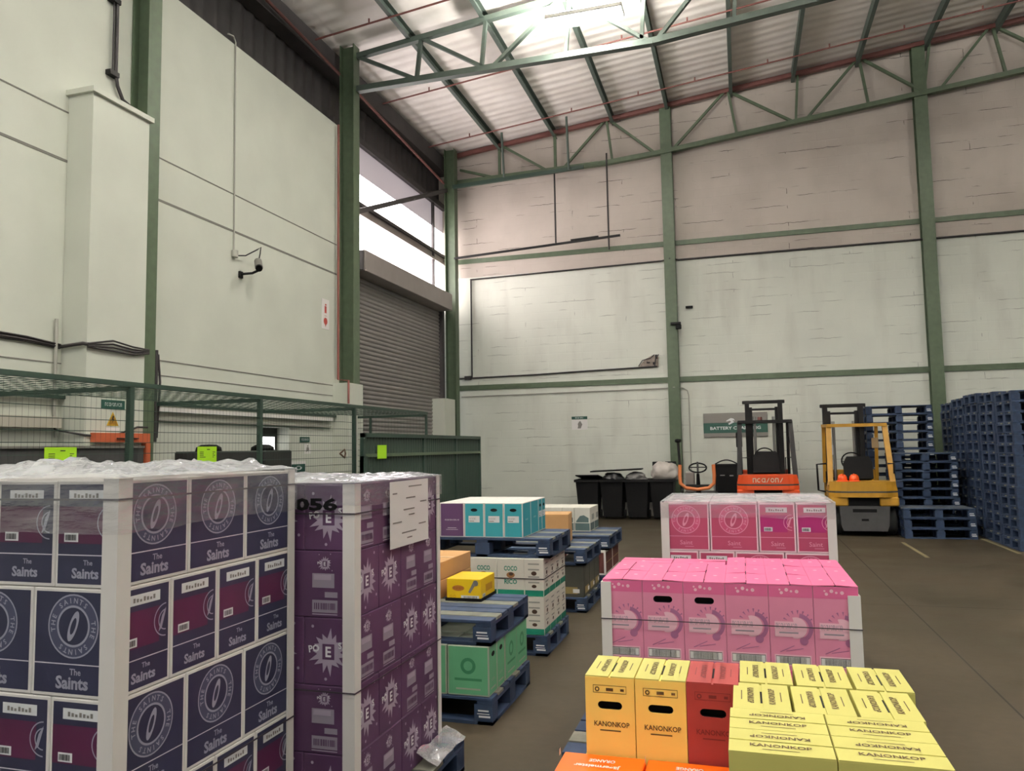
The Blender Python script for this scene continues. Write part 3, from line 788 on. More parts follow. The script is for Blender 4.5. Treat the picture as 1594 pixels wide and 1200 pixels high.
# ------------------------------------------------------------------ plain and printed cartons of the aisle
def carton(name, w, d, h, m, label, group=None, loc=(0, 0, 0), rz=0., prints=None, bev=.003, cat='carton'):
    mb = MB().box(-w / 2, w / 2, -d / 2, d / 2, 0, h, m, bev)
    if prints: prints(mb, faces(w, d, h))
    return tag(mb.build(name, loc=loc, rz=rz), label, cat, group)

# green cartons between two pallets
GRN = M('print_mint', (104, 178, 132), .55, var=.06, vs=5); GRND = M('print_mint_dark', (62, 138, 96), .55); GRNE = M('card_grey_edge', (170, 178, 160), .7)
GX, GY = -1.552, 4.66
pallet(GX - 1.1, GX + .02, GY - .0, GY + .88, 0, .163, 'blue pallet on the floor under the mint green cartons')
def mint_print(mb, F, slot=False):
    for k in 'snew':
        f = F[k]; wd = .16 if k in 'ew' and slot else .27
        mb.rect(f, -wd * .5 + .006, wd * .5 - .006, -.142, .146, GRN, .0008)
        if k in 'ew' and slot:
            mb.ring(f, 0, .095, 0, .016, BLACK, .002, 14, 2.0); scrawl(mb, f, 0, -.06, .07, .016, GRNE)
        else:
            mb.ring(f, 0, .03, .03, .05, GRND, .0014, 20); mb.rect(f, -.09, .09, -.06, -.045, GRND, .0014)
        mb.rect(f, -wd * .3, wd * .3, -.115, -.105, GRNE, .0014)
G = 'mint green cartons between the pallets'
for j, (y, d, sl) in enumerate(((GY + .09, .16, True), (GY + .255, .16, True), (GY + .49, .26, False), (GY + .755, .26, False))):
    for i in range(3):
        if i > 1 and j > 0: continue
        carton('mint_carton', .275, d, .304, GRNE, 'mint green carton, %s row from the front, %s the aisle' % (ORD[j], ['beside', 'second from', 'third from'][i]), G,
               (GX - .14 - .281 * i, y, .165), 0, (lambda mb, F, sl=sl: mint_print(mb, F, sl)))
pallet(GX - 1.1, GX + .01, GY + .02, GY + .90, .472, .155, 'blue pallet lying on top of the mint green cartons')
# on it: two brown boxes and a small yellow one on a black tray
zt = .629
for k in range(2):
    carton('brown_box', .5, .74, .128, CARD, ['lower', 'upper'][k] + ' of two flat brown cardboard boxes beside the small yellow box', 'brown boxes', (-2.36, 5.55 - .005 * k, zt + .13 * k), 0,
           lambda mb, F: mb.rect(F['t'], -.25, .25, -.025, .025, M('packing_tape', (206, 170, 120), .35), .001), .004)
tag(MB().box(-.135, .135, -.17, .17, 0, .006, BLACK).box(-.135, -.13, -.17, .17, .006, .02, BLACK).box(.13, .135, -.17, .17, .006, .02, BLACK).box(-.13, .13, -.17, -.165, .006, .02, BLACK).box(-.13, .13, .165, .17, .006, .02, BLACK)
    .build('tray', loc=(-1.925, 5.40, zt)), 'black shallow tray under the small yellow box', 'tray')
YEL = M('print_yellow', (236, 196, 16), .45); YELD = M('print_ochre', (196, 140, 20), .5)
def yellow_print(mb, F):
    f = F['s']; mb.rect(f, -.02, .115, -.066, -.042, WHITE); barcode(mb, f, -.0, .1, -.064, -.046, SIGNGREY, 14)
    mb.ring(f, -.04, .008, 0, .02, M('print_rust', (190, 120, 40), .5), .0012, 20, 2.3); scrawl(mb, f, -.04, .008, .075, .014, M('print_dark_red', (130, 46, 30), .5), .002)
    mb.add([f.p(u, v, .0014) for u, v in ((.035, -.018), (.05, -.026), (.1, .05), (.075, .058))], [(0, 1, 2, 3)], SIGNGREY); mb.ring(f, .09, .045, 0, .02, STEEL, .002, 16)
    mb.ring(f, -.095, -.05, .007, .01, YELD, .0014, 12); mb.ring(f, -.068, -.05, .007, .01, YELD, .0014, 12)
    f = F['e']; mb.rect(f, -.12, -.06, -.066, -.035, WHITE); barcode(mb, f, -.115, -.065, -.062, -.04, SIGNGREY, 10); mb.rect(f, -.05, .1, -.03, .02, YELD)
    f = F['t']; mb.rect(f, -.12, .12, -.001, .001, YELD)
carton('yellow_box', .255, .32, .146, YEL, 'small yellow printed box on the black tray', None, (-1.925, 5.40, zt + .0065), 0, yellow_print, .003, 'box')

# white coconut drink cartons with a pallet on top
WC = M('coco_card', (214, 210, 198), .65, var=.03, vs=5); TEAL = M('print_teal', (24, 128, 104), .5); CO = M('print_coconut', (150, 104, 60), .6); COD = M('print_coconut_dark', (70, 48, 34), .6); GYT = M('print_grey_text', (150, 150, 142), .6)
CX, CY = -1.602, 6.27
pallet(CX - 1.2, CX + .02, CY - .0, CY + .82, 0, .163, 'blue pallet on the floor under the white coconut drink cartons')
def coco(mb, F, w, d, h):
    for k in 'snew':
        f = F[k]; wd = w if k in 'sn' else d
        mb.rect(f, -wd / 2 + .004, wd / 2 - .004, -h / 2 + .004, -h / 2 + .052, TEAL)
        if wd > .2:
            mb.text(f, 'COCO', 0, .072, .04, TEAL, w=.115, bold=.03); mb.text(f, 'RICO', 0, -.036, .04, TEAL, w=.11, bold=.03)
            mb.ring(f, 0, .018, 0, .024, CO, .0014, 16, 1.5); mb.ring(f, .004, .026, 0, .013, COD, .002, 12, 1.5)
        else:
            for v in (.105, .06, .0, -.045): mb.rect(f, -.05, .045, v, v + .012, GYT)
            mb.ring(f, .0, .035, 0, .018, COD, .0014, 12, 1.3); mb.ring(f, .0, -.07, 0, .014, COD, .0014, 12, 1.5)
G = 'white coconut drink cartons'
for k in range(2):
    for j in range(4):
        for i in range(5):
            if 0 < i and j > 0: continue
            w_ = .165 if i == 0 else .235; x = CX - (.0825 if i == 0 else .165 + .237 * (i - 1) + .1185)
            carton('drink_carton', w_, .199, .308, WC, 'white coconut drink carton, %s layer, %s row, %s' % (['lower', 'upper'][k], ['front', 'second', 'third', 'rear'][j], 'beside the aisle' if i == 0 else ORD[i] + ' from the aisle'), G,
                   (x, CY + .1 + .201 * j, .165 + .3095 * k), 0, (lambda mb, F, w_=w_: coco(mb, F, w_, .199, .308)), .004)
tag(ringbelt(CX - 1.118, CX + .003, CY - .003, CY + .807, .62, .006, STRAP).build('strap'), 'dark strap round the white coconut drink cartons', 'strap')
pallet(CX - 1.13, CX + .05, CY + .03, CY + .83, .785, .158, 'blue pallet with turquoise cartons, on the white coconut drink cartons')
# turquoise and purple cartons on it
TQ = M('print_turquoise', (52, 158, 170), .5, var=.04, vs=6); PU2 = M('print_plum', (88, 58, 98), .5)
def tq_print(mb, F, w, d, h, c, slot, end):
    for k in 'snew':
        f = F[k]; wd = w if k in 'sn' else d
        mb.rect(f, -wd / 2 + .008, wd / 2 - .008, -h / 2 + .008, h / 2 - .008, c)
        if slot and k in end:
            mb.ring(f, 0, .085, 0, .014, BLACK, .002, 16, 2.2)
            mb.rect(f, -.05, .05, -.02, .035, WHITE, .0016); scrawl(mb, f, -.01, .012, .06, .018, SIGNGREY, .0024); mb.rect(f, -.045, .0, -.012, -.006, SIGNGREY, .0024)
        elif c is PU2: scrawl(mb, f, 0, -.0, .13, .012, WHITE, .0016, 12); mb.rect(f, -.04, .04, -.07, -.066, WHITE, .0014); mb.rect(f, -.055, .055, -.084, -.081, WHITE, .0014)
        else: scrawl(mb, f, 0, 0, .08, .014, WHITE)
    mb.rect(F['t'], -w / 2 + .006, w / 2 - .006, -.0015, .0015, GYT)
TX, TY, TZ = -1.788, 6.325, .9445
G = 'turquoise cartons on the upper pallet'
for i, (w_, c) in enumerate(((.165, TQ), (.172, TQ), (.178, TQ), (.222, PU2))):
    x = TX - sum((.165, .172, .178, .222)[:i]) - .003 * i - w_ / 2
    for j in range(2 if i == 0 else 3):
        d_ = .26
        carton('bottle_carton', w_, d_, .292, WCARD, '%s bottle carton on the upper pallet, %s row, %s' % ('plum purple' if c is PU2 else 'turquoise', ['front', 'middle', 'rear'][j], ['beside the aisle', 'second from the aisle', 'third from the aisle', 'fourth from the aisle'][i]), G,
               (x, TY + .13 + .263 * j, TZ), 0, (lambda mb, F, w_=w_, d_=d_, c=c: tq_print(mb, F, w_, d_, .292, c, c is TQ, 'sn')), .003)
for j in range(2):
    carton('bottle_carton', .165, .125, .292, WCARD, 'narrow turquoise bottle carton at the rear aisle corner, %s' % ['nearer one', 'farther one'][j], G, (TX - .0825, TY + .59 + .128 * j, TZ), 0,
           lambda mb, F: tq_print(mb, F, .165, .125, .292, TQ, True, 'ew'), .003)

# third pallet: dark cartons, pallet, cardboard box
DK = M('print_dark_olive', (62, 62, 54), .6, var=.15, vs=5); DKL = M('print_olive_label', (150, 132, 84), .6)
NX, NY = -1.60, 7.97
pallet(NX - 1.1, NX + .01, NY, NY + .92, 0, .15, 'blue pallet on the floor under the dark olive cartons')
for j in range(3):
    for i in range(3):
        if i and j: continue
        carton('dark_carton', .34, .29, .325, DK, 'dark olive carton, %s row, %s the aisle' % (['front', 'middle', 'rear'][j], ['beside', 'second from', 'third from'][i]), 'dark olive cartons',
               (NX - .18 - .345 * i, NY + .16 + .295 * j, .152), 0, lambda mb, F: [mb.rect(F[k], -.1, .1, -.13, -.06, DKL) and mb.rect(F[k], .05, .12, -.12, -.08, WHITE, .0014) for k in 'sew'], .003)
pallet(NX - 1.1, NX + .01, NY + .0, NY + .92, .4785, .165, 'blue pallet topped by a brown box, on the dark olive cartons')
def flaps_box(mb, F):
    mb.rect(F['t'], -.13, .13, -.02, .02, M('packing_tape', (206, 170, 120), .35))
carton('brown_box', .32, .42, .32, CARD, 'single brown cardboard box behind the turquoise cartons', 'brown boxes', (-2.03, 8.56, .645), .12, flaps_box, .004, 'box')

# fourth pallet: red brown crates, pallet, white and grey cartons
RB = M('print_red_brown', (86, 42, 38), .6, var=.12, vs=5); DG2 = M('print_slate_green', (76, 96, 94), .55)
QX, QY = -1.60, 9.32
pallet(QX - 1.35, QX + .02, QY, QY + 1.05, 0, .16, 'blue pallet on the floor under the red brown cartons')
def rb_print(mb, F, w, d, h):
    for k in 'snew':
        wd = w if k in 'sn' else d
        mb.rect(F[k], -wd / 2 + .022, wd / 2 - .022, -h / 2 + .022, h / 2 - .03, RB)
        if k in 'ew': mb.rect(F[k], -wd / 2 + .03, wd / 2 - .03, -.012, .0, DKL, .0014)
for j in range(2):
    for i in range(2):
        carton('red_brown_carton', .45, .51, .295, WCARD, 'red brown carton with white edges, %s row, %s' % (['front', 'rear'][j], ['beside the aisle', 'away from the aisle'][i]), 'red brown cartons',
               (QX - .24 - .455 * i, QY + .27 + .515 * j, .162), 0, lambda mb, F: rb_print(mb, F, .45, .51, .295), .003)
pallet(QX - 1.35, QX + .03, QY + .02, QY + 1.07, .459, .165, 'blue pallet under the white grey cartons, near the bins')
def wg_print(mb, F, w, d, h):
    for k in 'snew':
        wd = w if k in 'sn' else d; f = F[k]
        mb.rect(f, -wd / 2 + .008, wd / 2 - .008, -h / 2 + .012, -.045, DG2)
        if k in 'sn': mb.poly(f, [(-wd * .4, -.02), (-wd * .15, .045), (wd * .1, .055), (wd * .4, .02), (wd * .4, -.035), (-wd * .4, -.035)], DG2)
        else: mb.rect(f, -wd * .1, wd * .45, -.01, .06, GYT)
for i in range(6):
    for j in range(2):
        carton('white_carton', .155 if i else .2, .29, .30, WC, 'white grey carton on the far pallet, %s row, %s' % (['front', 'rear'][j], ['beside the aisle'][0] if i == 0 else ORD[i] + ' from the aisle'), 'white grey cartons',
               (-1.88 - (.1 if i == 0 else .2 + .16 * (i - 1) + .085), 9.80 + .145 + .295 * j, .6255), 0, (lambda mb, F, i=i: wg_print(mb, F, .155 if i else .2, .29, .30)), .003)

# ------------------------------------------------------------------ right row: estate wine, orange, rose
KY = M('print_estate_yellow', (240, 212, 108), .6, var=.03, vs=6); KL = M('print_lemon', (194, 187, 102), .6, var=.03, vs=6); KR = M('print_brick_red', (152, 52, 50), .6, var=.05, vs=6)
KI = M('print_brown_ink', (86, 66, 30), .6); KRI = M('print_dark_red_ink', (110, 30, 32), .6)
def estate_carton(name, body, top, ink, label, group, loc, rz=0., holes='s'):
    """upright six bottle carton, two top flaps with a gap between them, hand hole in the end wall"""
    w, d, h = .165, .255, .33
    t = thing(name, label, 'carton', loc, rz, group); F = faces(w, d, h)
    mb = MB().box(-w / 2, w / 2, -d / 2, d / 2, 0, h - .004, body, 0, skip=tuple(holes))
    for k in holes:
        f = F[k]; f.o.z -= .002
        mb.slotted(f, -w / 2, w / 2, -h / 2 + .002, h / 2 - .002, 0, .072, .082, .026, body)
        mb.text(f, 'KANONKOP', .005, .012, .017, ink, w=.118, bold=.02); mb.rect(f, -.035, .035, -.011, -.007, ink, .001)
        for v in (.112, .136): mb.rect(f, -.056, .056, v, v + .0016, ink, .001)
        for u in (-.056, .0545): mb.rect(f, u, u + .0016, .112, .137, ink, .001)
        mb.ring(f, -.042, .124, .004, .008, ink, .001, 12); mb.rect(f, -.012, .012, .119, .129, ink, .001); mb.rect(f, .036, .048, .120, .128, ink, .001)
    for k in 'sn' if holes == '' else '':
        pass
    mb.build('body', t)
    for sx in (-1, 1):
        fl = MB(); a0, a1 = (.0035, w / 2 - .0005)
        x0, x1 = (a0, a1) if sx > 0 else (-a1, -a0)
        fl.box(x0, x1, -d / 2 + .001, d / 2 - .001, h - .004, h, top)
        f = Fr(((x0 + x1) / 2, 0, h), (0, sx, 0), (-sx, 0, 0))
        fl.text(f, 'KANONKOP', 0, .012, .02, ink, w=.15, bold=.02); fl.rect(f, -.045, .045, -.016, -.013, ink, .001)
        fl.build('flap', t)
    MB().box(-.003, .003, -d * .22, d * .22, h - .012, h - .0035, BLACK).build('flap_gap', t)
    return t
KZ = .60; KYF = 2.645
pallet(-.6, .5, 2.02, 2.96, 0, .15, 'blue pallet on the floor under the yellow estate wine cartons')
# lower layer that carries everything
for j in range(3):
    for i in range(4):
        carton('plain_carton', .255, .298, .444, KL, 'plain lemon carton low in the right front stack, %s row, %s from left' % (ORD[j], ORD[i]), 'plain lower cartons', (-.455 + .262 * i, 2.19 + .305 * j, .152), 0, None, .003)
for i, (x, b, t_, ink, nm) in enumerate(((-.456, KY, KL, KI, 'leftmost yellow estate wine carton with hand hole, behind the orange boxes'), (-.288, KY, KL, KI, 'second yellow estate wine carton with hand hole, left of the red one'),
                                        (-.121, KR, KR, KRI, 'brick red estate wine carton with black hand hole'))):
    estate_carton('estate_carton', b, t_, ink, nm, 'estate wine cartons with hand holes', (x, KYF + .1285, KZ))
G = 'lemon estate wine cartons'
for i in range(3):
    estate_carton('estate_carton', KL, KL, KI, 'lemon estate wine carton standing in the rear row, %s from left' % ORD[i], G, (.047 + .176 * i, 2.815, KZ))
for i in range(3):
    estate_carton('estate_carton', KL, KL, KI, 'lemon estate wine carton standing in the second row, %s from left' % ORD[i], G, (.028 + .174 * i, 2.552, KZ - .001))
for j in range(2):
    for i in range(2):
        estate_carton('estate_carton', KL, KL, KI, 'lemon estate wine carton turned sideways, %s row, %s one' % (['third', 'front'][j], ['left', 'right'][i]), G,
                      (.066 + .258 * i, 2.338 - .167 * j, KZ + .0005), PI / 2, 'w' if False else '')
ORG = M('print_orange', (255, 112, 14), .42)
def orange_print(mb, F):
    f = F['t']; g = Fr(f.o, (-1, 0, 0), (0, -1, 0))
    mb.text(g, 'Jägermeister', .01, -.055, .030, WHITE, w=.15, bold=.03); mb.text(g, 'ORANGE', -.0, -.097, .024, WHITE, w=.085, bold=.03)
    for k in 'sew': mb.text(F[k], 'Jägermeister', 0, .0, .03, WHITE, w=.15, bold=.02)
    mb.rect(F['w'], -.09, -.07, .055, .075, WHITE)
for i in range(2):
    carton('orange_carton', .272, .30, .078, ORG, 'bright orange carton lying before the estate wine, %s one' % ['left', 'right'][i], 'orange cartons', (-.475 + .279 * i, 2.485, .5985), 0, orange_print, .003)

# pink rose cartons
PK = M('print_pink', (226, 140, 170), .5, var=.05, vs=5); PKD = M('print_deep_pink', (222, 104, 150), .5); PKT = M('print_pink_top', (222, 106, 150), .5, var=.03, vs=7); PKL = M('print_pale_pink', (240, 190, 204), .5); MAU = M('print_mauve', (168, 104, 142), .5); GR3 = M('print_mid_grey', (150, 138, 148), .6)
RX, RY, RW, RD, RH = -.738, 4.15, .2095, .305, .42
def rose_front(mb, f, hole):
    w, h = RW - .002, RH - .006
    if hole: mb.slotted(f, -w / 2, w / 2, -h / 2, h / 2, 0, .115, .098, .034, PK)
    else: mb.rect(f, -w / 2, w / 2, -h / 2, h / 2, PK, 0)
    mb.rect(f, -w / 2 + .002, w / 2 - .002, .148, h / 2 - .002, PKD)
    for u, v, r in ((-.042, .17, .008), (-.018, .185, .009), (.004, .178, .006), (.03, .178, .009), (-.05, .185, .005)): mb.ring(f, u, v, 0, r, PKL, .0012, 10)
    mb.ring(f, .028, .0, .052, .072, MAU, .0010, 22, 1., -PI * .45, PI * .45); mb.ring(f, .02, .0, .03, .052, PKL, .0009, 22, 1., -PI * .6, PI * .6)
    for k in range(7):
        a = PI * (.15 + .7 * k / 6); mb.add([f.p(.03 + .055 * math.cos(a), .012 + .055 * math.sin(a), .0012), f.p(.03 + .075 * math.cos(a + .06), .012 + .075 * math.sin(a + .06), .0012), f.p(.03 + .075 * math.cos(a - .06), .012 + .075 * math.sin(a - .06), .0012)], [(0, 2, 1)], MAU)
    mb.ring(f, .055, -.062, 0, .02, MAU, .0012, 14); mb.rect(f, -.08, .05, -.045, .03, PKL, .0016)
    scrawl(mb, f, -.025, .008, .1, .026, GR3, .0022, 9); mb.rect(f, -.06, .03, -.028, -.021, GR3, .0022)
    mb.add([f.p(u, v, .001) for u, v in ((-.06, -.118), (-.058, -.121), (.01, -.088), (.008, -.085))], [(0, 1, 2, 3)], MAU); mb.add([f.p(u, v, .001) for u, v in ((-.03, -.112), (-.03, -.115), (.05, -.1), (.05, -.097))], [(0, 1, 2, 3)], MAU)
    mb.rect(f, -.086, .086, -.185, -.131, PKL, .0012); mb.rect(f, -.08, .08, -.178, -.138, INK, .0018); mb.rect(f, -.0785, .0785, -.1755, -.1405, PAPER, .0022); barcode(mb, f, -.062, .062, -.174, -.142, SIGNGREY, 34)
def rose_carton(label, group, loc, rz=0., hole=False, prints=True):
    t = thing('rose_carton', label, 'carton', loc, rz, group); w, d, h = RW - .002, RD - .003, RH - .006
    mb = MB().box(-w / 2, w / 2, -d / 2, d / 2, 0, h, PK, 0, skip=('s',)); F = faces(w, d, h)
    if prints: rose_front(mb, F['s'], hole)
    else: mb.rect(F['s'], -w / 2, w / 2, -h / 2, h / 2, PK, 0)
    mb.build('body', t)
    for sx in (-1, 1):   # two flaps, slightly sprung
        lift = random.uniform(.0, .009); l2 = random.uniform(.0, .007); x0, x1 = (.002, w / 2 + .0005) if sx > 0 else (-w / 2 - .0005, -.002)
        xo, xi = (x1, x0) if sx > 0 else (x0, x1)
        v = []
        for z_ in (0, .003):
            v += [(xo, -d / 2 - .001, h + z_), (xi, -d / 2 - .002, h + lift + z_), (xi, d / 2, h + l2 + z_), (xo, d / 2, h + z_)]
        q = [(0, 1, 2, 3), (7, 6, 5, 4), (0, 4, 5, 1), (1, 5, 6, 2), (2, 6, 7, 3), (3, 7, 4, 0)]
        if sx < 0: q = [tuple(reversed(i)) for i in q]
        fl = MB().add(v, [tuple(reversed(i)) for i in q], PKT)
        c = Vector(((x0 + x1) / 2, random.uniform(-.03, .03), h + .0045 + max(lift, l2) / 2))
        fl.ring(Fr(c, (1, 0, 0), (0, 1, 0)), 0, 0, 0, .011, PKL, .0008, 12)
        fl.build('flap', t)
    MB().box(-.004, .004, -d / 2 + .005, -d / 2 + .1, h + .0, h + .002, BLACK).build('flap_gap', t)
    return t
pallet(-.94, .3, 3.98, 5.1, 0, .15, 'blue pallet on the floor under the pale pink rosé cartons')
G = 'pale pink rosé cartons'
for j in range(3):
    for i in range(6):
        if j == 2 and i < 3: continue
        rose_carton('pale pink rosé carton in the top layer, %s row, %s from left' % (['front', 'middle', 'rear'][j], ORD[i]), G, (RX + RW * (i + .5), RY + RD * (j + .5), 1.0 - RH), 0, j == 0 and i in (1, 2), j == 0)
for i in range(2):
    rose_carton('pale pink rosé carton turned sideways at the rear left, %s one' % ['left', 'right'][i], G, (RX + .155 + .312 * i, RY + .72, 1.0 - RH), PI / 2, False, False)
for j in range(3):
    for i in range(6):
        if j > 0 and 0 < i < 5: continue
        carton('rose_carton', RW - .002, RD - .003, .424, PKD, 'deep pink carton under the pale pink rosé layer, %s row, %s from left' % (['front', 'middle', 'rear'][j], ORD[i]), 'deep pink cartons of the lower layer',
               (RX + RW * (i + .5), RY + RD * (j + .5), .153), 0, None, .003)
corner_board(RX - .001, RY - .007, .58, .985, 1, 1, 'white corner board on the left front edge of the pale pink stack', .048)
corner_board(RX + RW * 6 + .001, RY - .007, .58, .955, -1, 1, 'white corner board on the right front edge of the pale pink stack', .052)
tag(ringbelt(RX - .0085, RX + RW * 6 + .0085, RY - .0145, RY + RD * 3 + .004, .795, .0045, STRAP).build('strap'), 'dark strap round the pale pink rosé cartons', 'strap')

# hot pink wine cartons
HP = M('print_hot_pink', (182, 76, 106), .45, var=.05, vs=5); HPM = M('print_magenta', (170, 44, 112), .45); HPL = M('print_pink_line', (226, 160, 182), .5)
hp = saints_carton('rose_wine_carton', HP, HPM, HPL, HPL, 'Saint', M('print_pink_band', (198, 84, 120), .45), True); tag(hp, '', 'carton')
hp.data.materials[0] = M('pinkish_white_card', (236, 208, 214), .6)
mbt = None
QX0, QYF, QZ = -.555, 5.60, 1.297
for k in range(3):
    z = QZ - .333 * (k + 1); G = 'hot pink wine cartons'
    cols = [('w', .32), ('w', .32), ('n', .24), ('n', .24)]
    if k % 2: cols = [('n', .24), ('n', .24), ('w', .32), ('w', .32)]
    x = QX0
    for i, (c, wd) in enumerate(cols):
        dd = .24 if c == 'w' else .32
        for j in range(4 if c == 'w' else 3):
            if k > 0 and j > 0 and i not in (0, 3): continue
            place(hp, USED, (x + wd / 2, QYF + dd * (j + .5), z), 0 if c == 'w' else PI / 2, 'hot pink wine carton, %s layer, %s row, %s from left' % (['top', 'middle', 'lowest'][k], ORD[j], ORD[i]), G)
        x += wd + .003
zb = QZ - 3 * .333
pallet(QX0 - .02, QX0 + 1.15, QYF, QYF + 1.0, 0, zb / 2 - .002, 'lower of two blue pallets under the hot pink stack')
pallet(QX0 - .02, QX0 + 1.15, QYF, QYF + 1.0, zb / 2, zb / 2 - .001, 'upper of two blue pallets under the hot pink stack')
corner_board(QX0 - .004, QYF - .007, zb, QZ + .003, 1, 1, 'white corner board on the left front edge of the hot pink stack', .05)
corner_board(QX0 + 1.134, QYF - .007, zb, QZ + .003, -1, 1, 'white corner board on the right front edge of the hot pink stack', .05)
film(QX0 - .012, QX0 + 1.142, QYF - .013, QYF + .972, QZ + .006, .012, .11, 'thin stretch film over the top of the hot pink stack', 5.7)
# ------------------------------------------------------------------ green mesh cage along the left wall
CG = -5.5
cage = thing('mesh_cage', 'dark green wire mesh storage cage with flat mesh roof along the left wall', 'cage', (0, 0, 0))
posts = [1.9, 3.9, 5.95, 8.0, 10.35]
for y in posts: MB().box(CG - .025, CG + .025, y - .025, y + .025, 0, 2.33, DGREEN).build('post', cage)
for x in (-7.15, -6.62, CG): MB().box(x - .02, x + .02, 13.08, 13.12, 0, 2.33, DGREEN).build('post', cage)
MB().box(CG - .025, CG + .025, 1.9, 13.12, 2.335, 2.38, DGREEN).build('front_rail', cage)
MB().box(-7.17, -7.12, 1.9, 13.12, 2.32, 2.36, DGREEN).build('wall_rail', cage)
for y in posts + [13.1]: MB().box(-7.15, CG, y - .02, y + .02, 2.30, 2.345, DGREEN).build('cross_rail', cage)
def wires(mb, o, u, v, nu, nv, lu, lv, ru=.0022, rv=.0022):
    """welded mesh: nu wires along u spread over lv, nv wires along v spread over lu"""
    o, u, v = Vector(o), Vector(u), Vector(v)
    for i in range(nu): a = o + v * (lv * i / (nu - 1)); mb.bar(a, a + u * lu, ru * 2, ru * 2, DGREEN)
    for i in range(nv): a = o + u * (lu * i / (nv - 1)); mb.bar(a, a + v * lv, rv * 2, rv * 2, DGREEN)
for a, b in zip(posts, posts[1:]):
    mb = MB(); wires(mb, (CG, a, .08), (0, 1, 0), (0, 0, 1), 23, int((b - a) / .055), b - a, 2.24, .0032, .0006); mb.build('front_mesh', cage)
    mb = MB(); wires(mb, (-7.14, a, 2.355), (0, 1, 0), (1, 0, 0), 12, int((b - a) / .14), b - a, 1.64, .0028, .0022); mb.build('roof_mesh', cage)
mb = MB(); wires(mb, (-7.14, 10.35, 2.355), (0, 1, 0), (1, 0, 0), 12, 20, 2.75, 1.64, .0028, .0022); mb.build('roof_mesh', cage)
mb = MB(); wires(mb, (-7.14, 13.1, .08), (1, 0, 0), (0, 0, 1), 23, 27, 1.64, 2.24, .003, .0007); mb.build('end_mesh', cage)
MB().tube([(CG - .04, 10.0, 1.66), (CG - .01, 10.08, 1.72), (CG - .04, 10.16, 1.66), (CG - .01, 10.08, 1.60), (CG - .04, 10.0, 1.66)], .012, M('brass_chain', (96, 66, 44), .5)).build('chain', cage)

gate = thing('sliding_gate', 'dark green ribbed sheet gate in front of the roller shutter', 'gate', (-5.41, 10.42, 0))
fr = MB()
fr.box(-.03, .03, 0, 5.4, 1.9, 1.96, DGREEN); fr.box(-.03, .03, 0, 5.4, .1, .16, DGREEN)
for y in (0, 5.34): fr.box(-.03, .03, y, y + .06, .02, 1.96, DGREEN)
fr.build('frame', gate)
for y in (2.3, 3.9): MB().box(-.028, .028, y, y + .05, .16, 1.9, DGREEN).build('stile', gate)
MB().box(-.01, .034, .06, 5.34, 1.60, 1.65, GREEN).build('mid_rail', gate)
mb = MB(); n = 210; v = []
for i in range(n + 1):
    y = .06 + 5.28 * i / n; x = -.012 + (.018 if (i // 2) % 2 else 0)
    v += [(x, y, .16), (x, y, 1.9)]
mb.add(v, [(2 * i, 2 * i + 2, 2 * i + 3, 2 * i + 1) for i in range(n)], M('gate_green', (44, 60, 50), .55))
mb.build('ribbed_sheet', gate)
MB().box(-.035, .045, .0, .1, 1.2, 1.62, DGREEN).build('latch_box', gate)
def note(x, y0, y1, z0, z1, label, lines=True, m=NEON):
    mb = MB().box(x, x + .002, y0, y1, z0, z1, m)
    f = Fr((x + .002, (y0 + y1) / 2, (z0 + z1) / 2), (0, 1, 0), (0, 0, 1)); w, h = y1 - y0, z1 - z0
    if lines:
        mb.rect(f, -w * .02, w * .14, h * .34, h * .38, INK)
        for k in range(4): mb.rect(f, -w * .38, -w * (.18 - .1 * (k == 3)), h * (.22 - .08 * k), h * (.25 - .08 * k), INK); mb.rect(f, w * .28, w * (.42 - .06 * (k % 2)), h * (.22 - .08 * k), h * (.25 - .08 * k), INK)
    return tag(mb.build('notice_sheet'), label, 'paper', 'notices on the cage')
note(CG + .031, 5.0, 5.32, 1.56, 1.77, 'larger neon green notice hung on the cage above the near left stack')
note(CG + .031, 6.86, 7.17, 1.55, 1.77, 'second neon green notice on the cage, right of the larger one')
note(-5.41 + .036, 10.86, 11.18, 1.57, 1.78, 'plain neon green sheet on the dark green gate', False)

# things along the left wall behind the mesh
d1 = bpy.data.objects.new('door_2', None); COL.objects.link(d1); d1.location = (-7.46, 10.43, 0); d1['kind'] = 'structure'
MB().box(-.01, .03, 0, .86, 0, 2.09, M('dark_door', (50, 48, 46), .6)).build('door_leaf', d1)
MB().box(.03, .034, .42, .79, 1.74, 1.95, M('bright_door_pane', (255, 255, 255), .5, emit=2.2)).build('pane', d1)
sheet = MB().box(-6.845, -6.79, 3.9, 7.57, 0, 1.775, M('dark_board', (52, 52, 52), .7)); sheet.box(-6.845, -6.77, 3.9, 7.57, 1.775, 1.8, STEEL)
tag(sheet.build('wall_board'), 'long dark grey board with pale top edge before the white pilaster inside the cage', 'board')
ORM = M('orange_beam', (188, 92, 56), .6, var=.08, vs=6)
t = thing('steel_portal', 'orange steel beam and upright on the left wall inside the cage', 'portal', (-6.84, 6.83, 0))
MB().box(0, .07, 0, .82, 1.84, 1.945, ORM).build('beam', t); MB().box(.0, .07, .76, .83, 0, 1.84, ORM).build('upright', t); MB().box(.07, .09, .3, .62, 1.88, 1.89, INK).build('lettering', t)
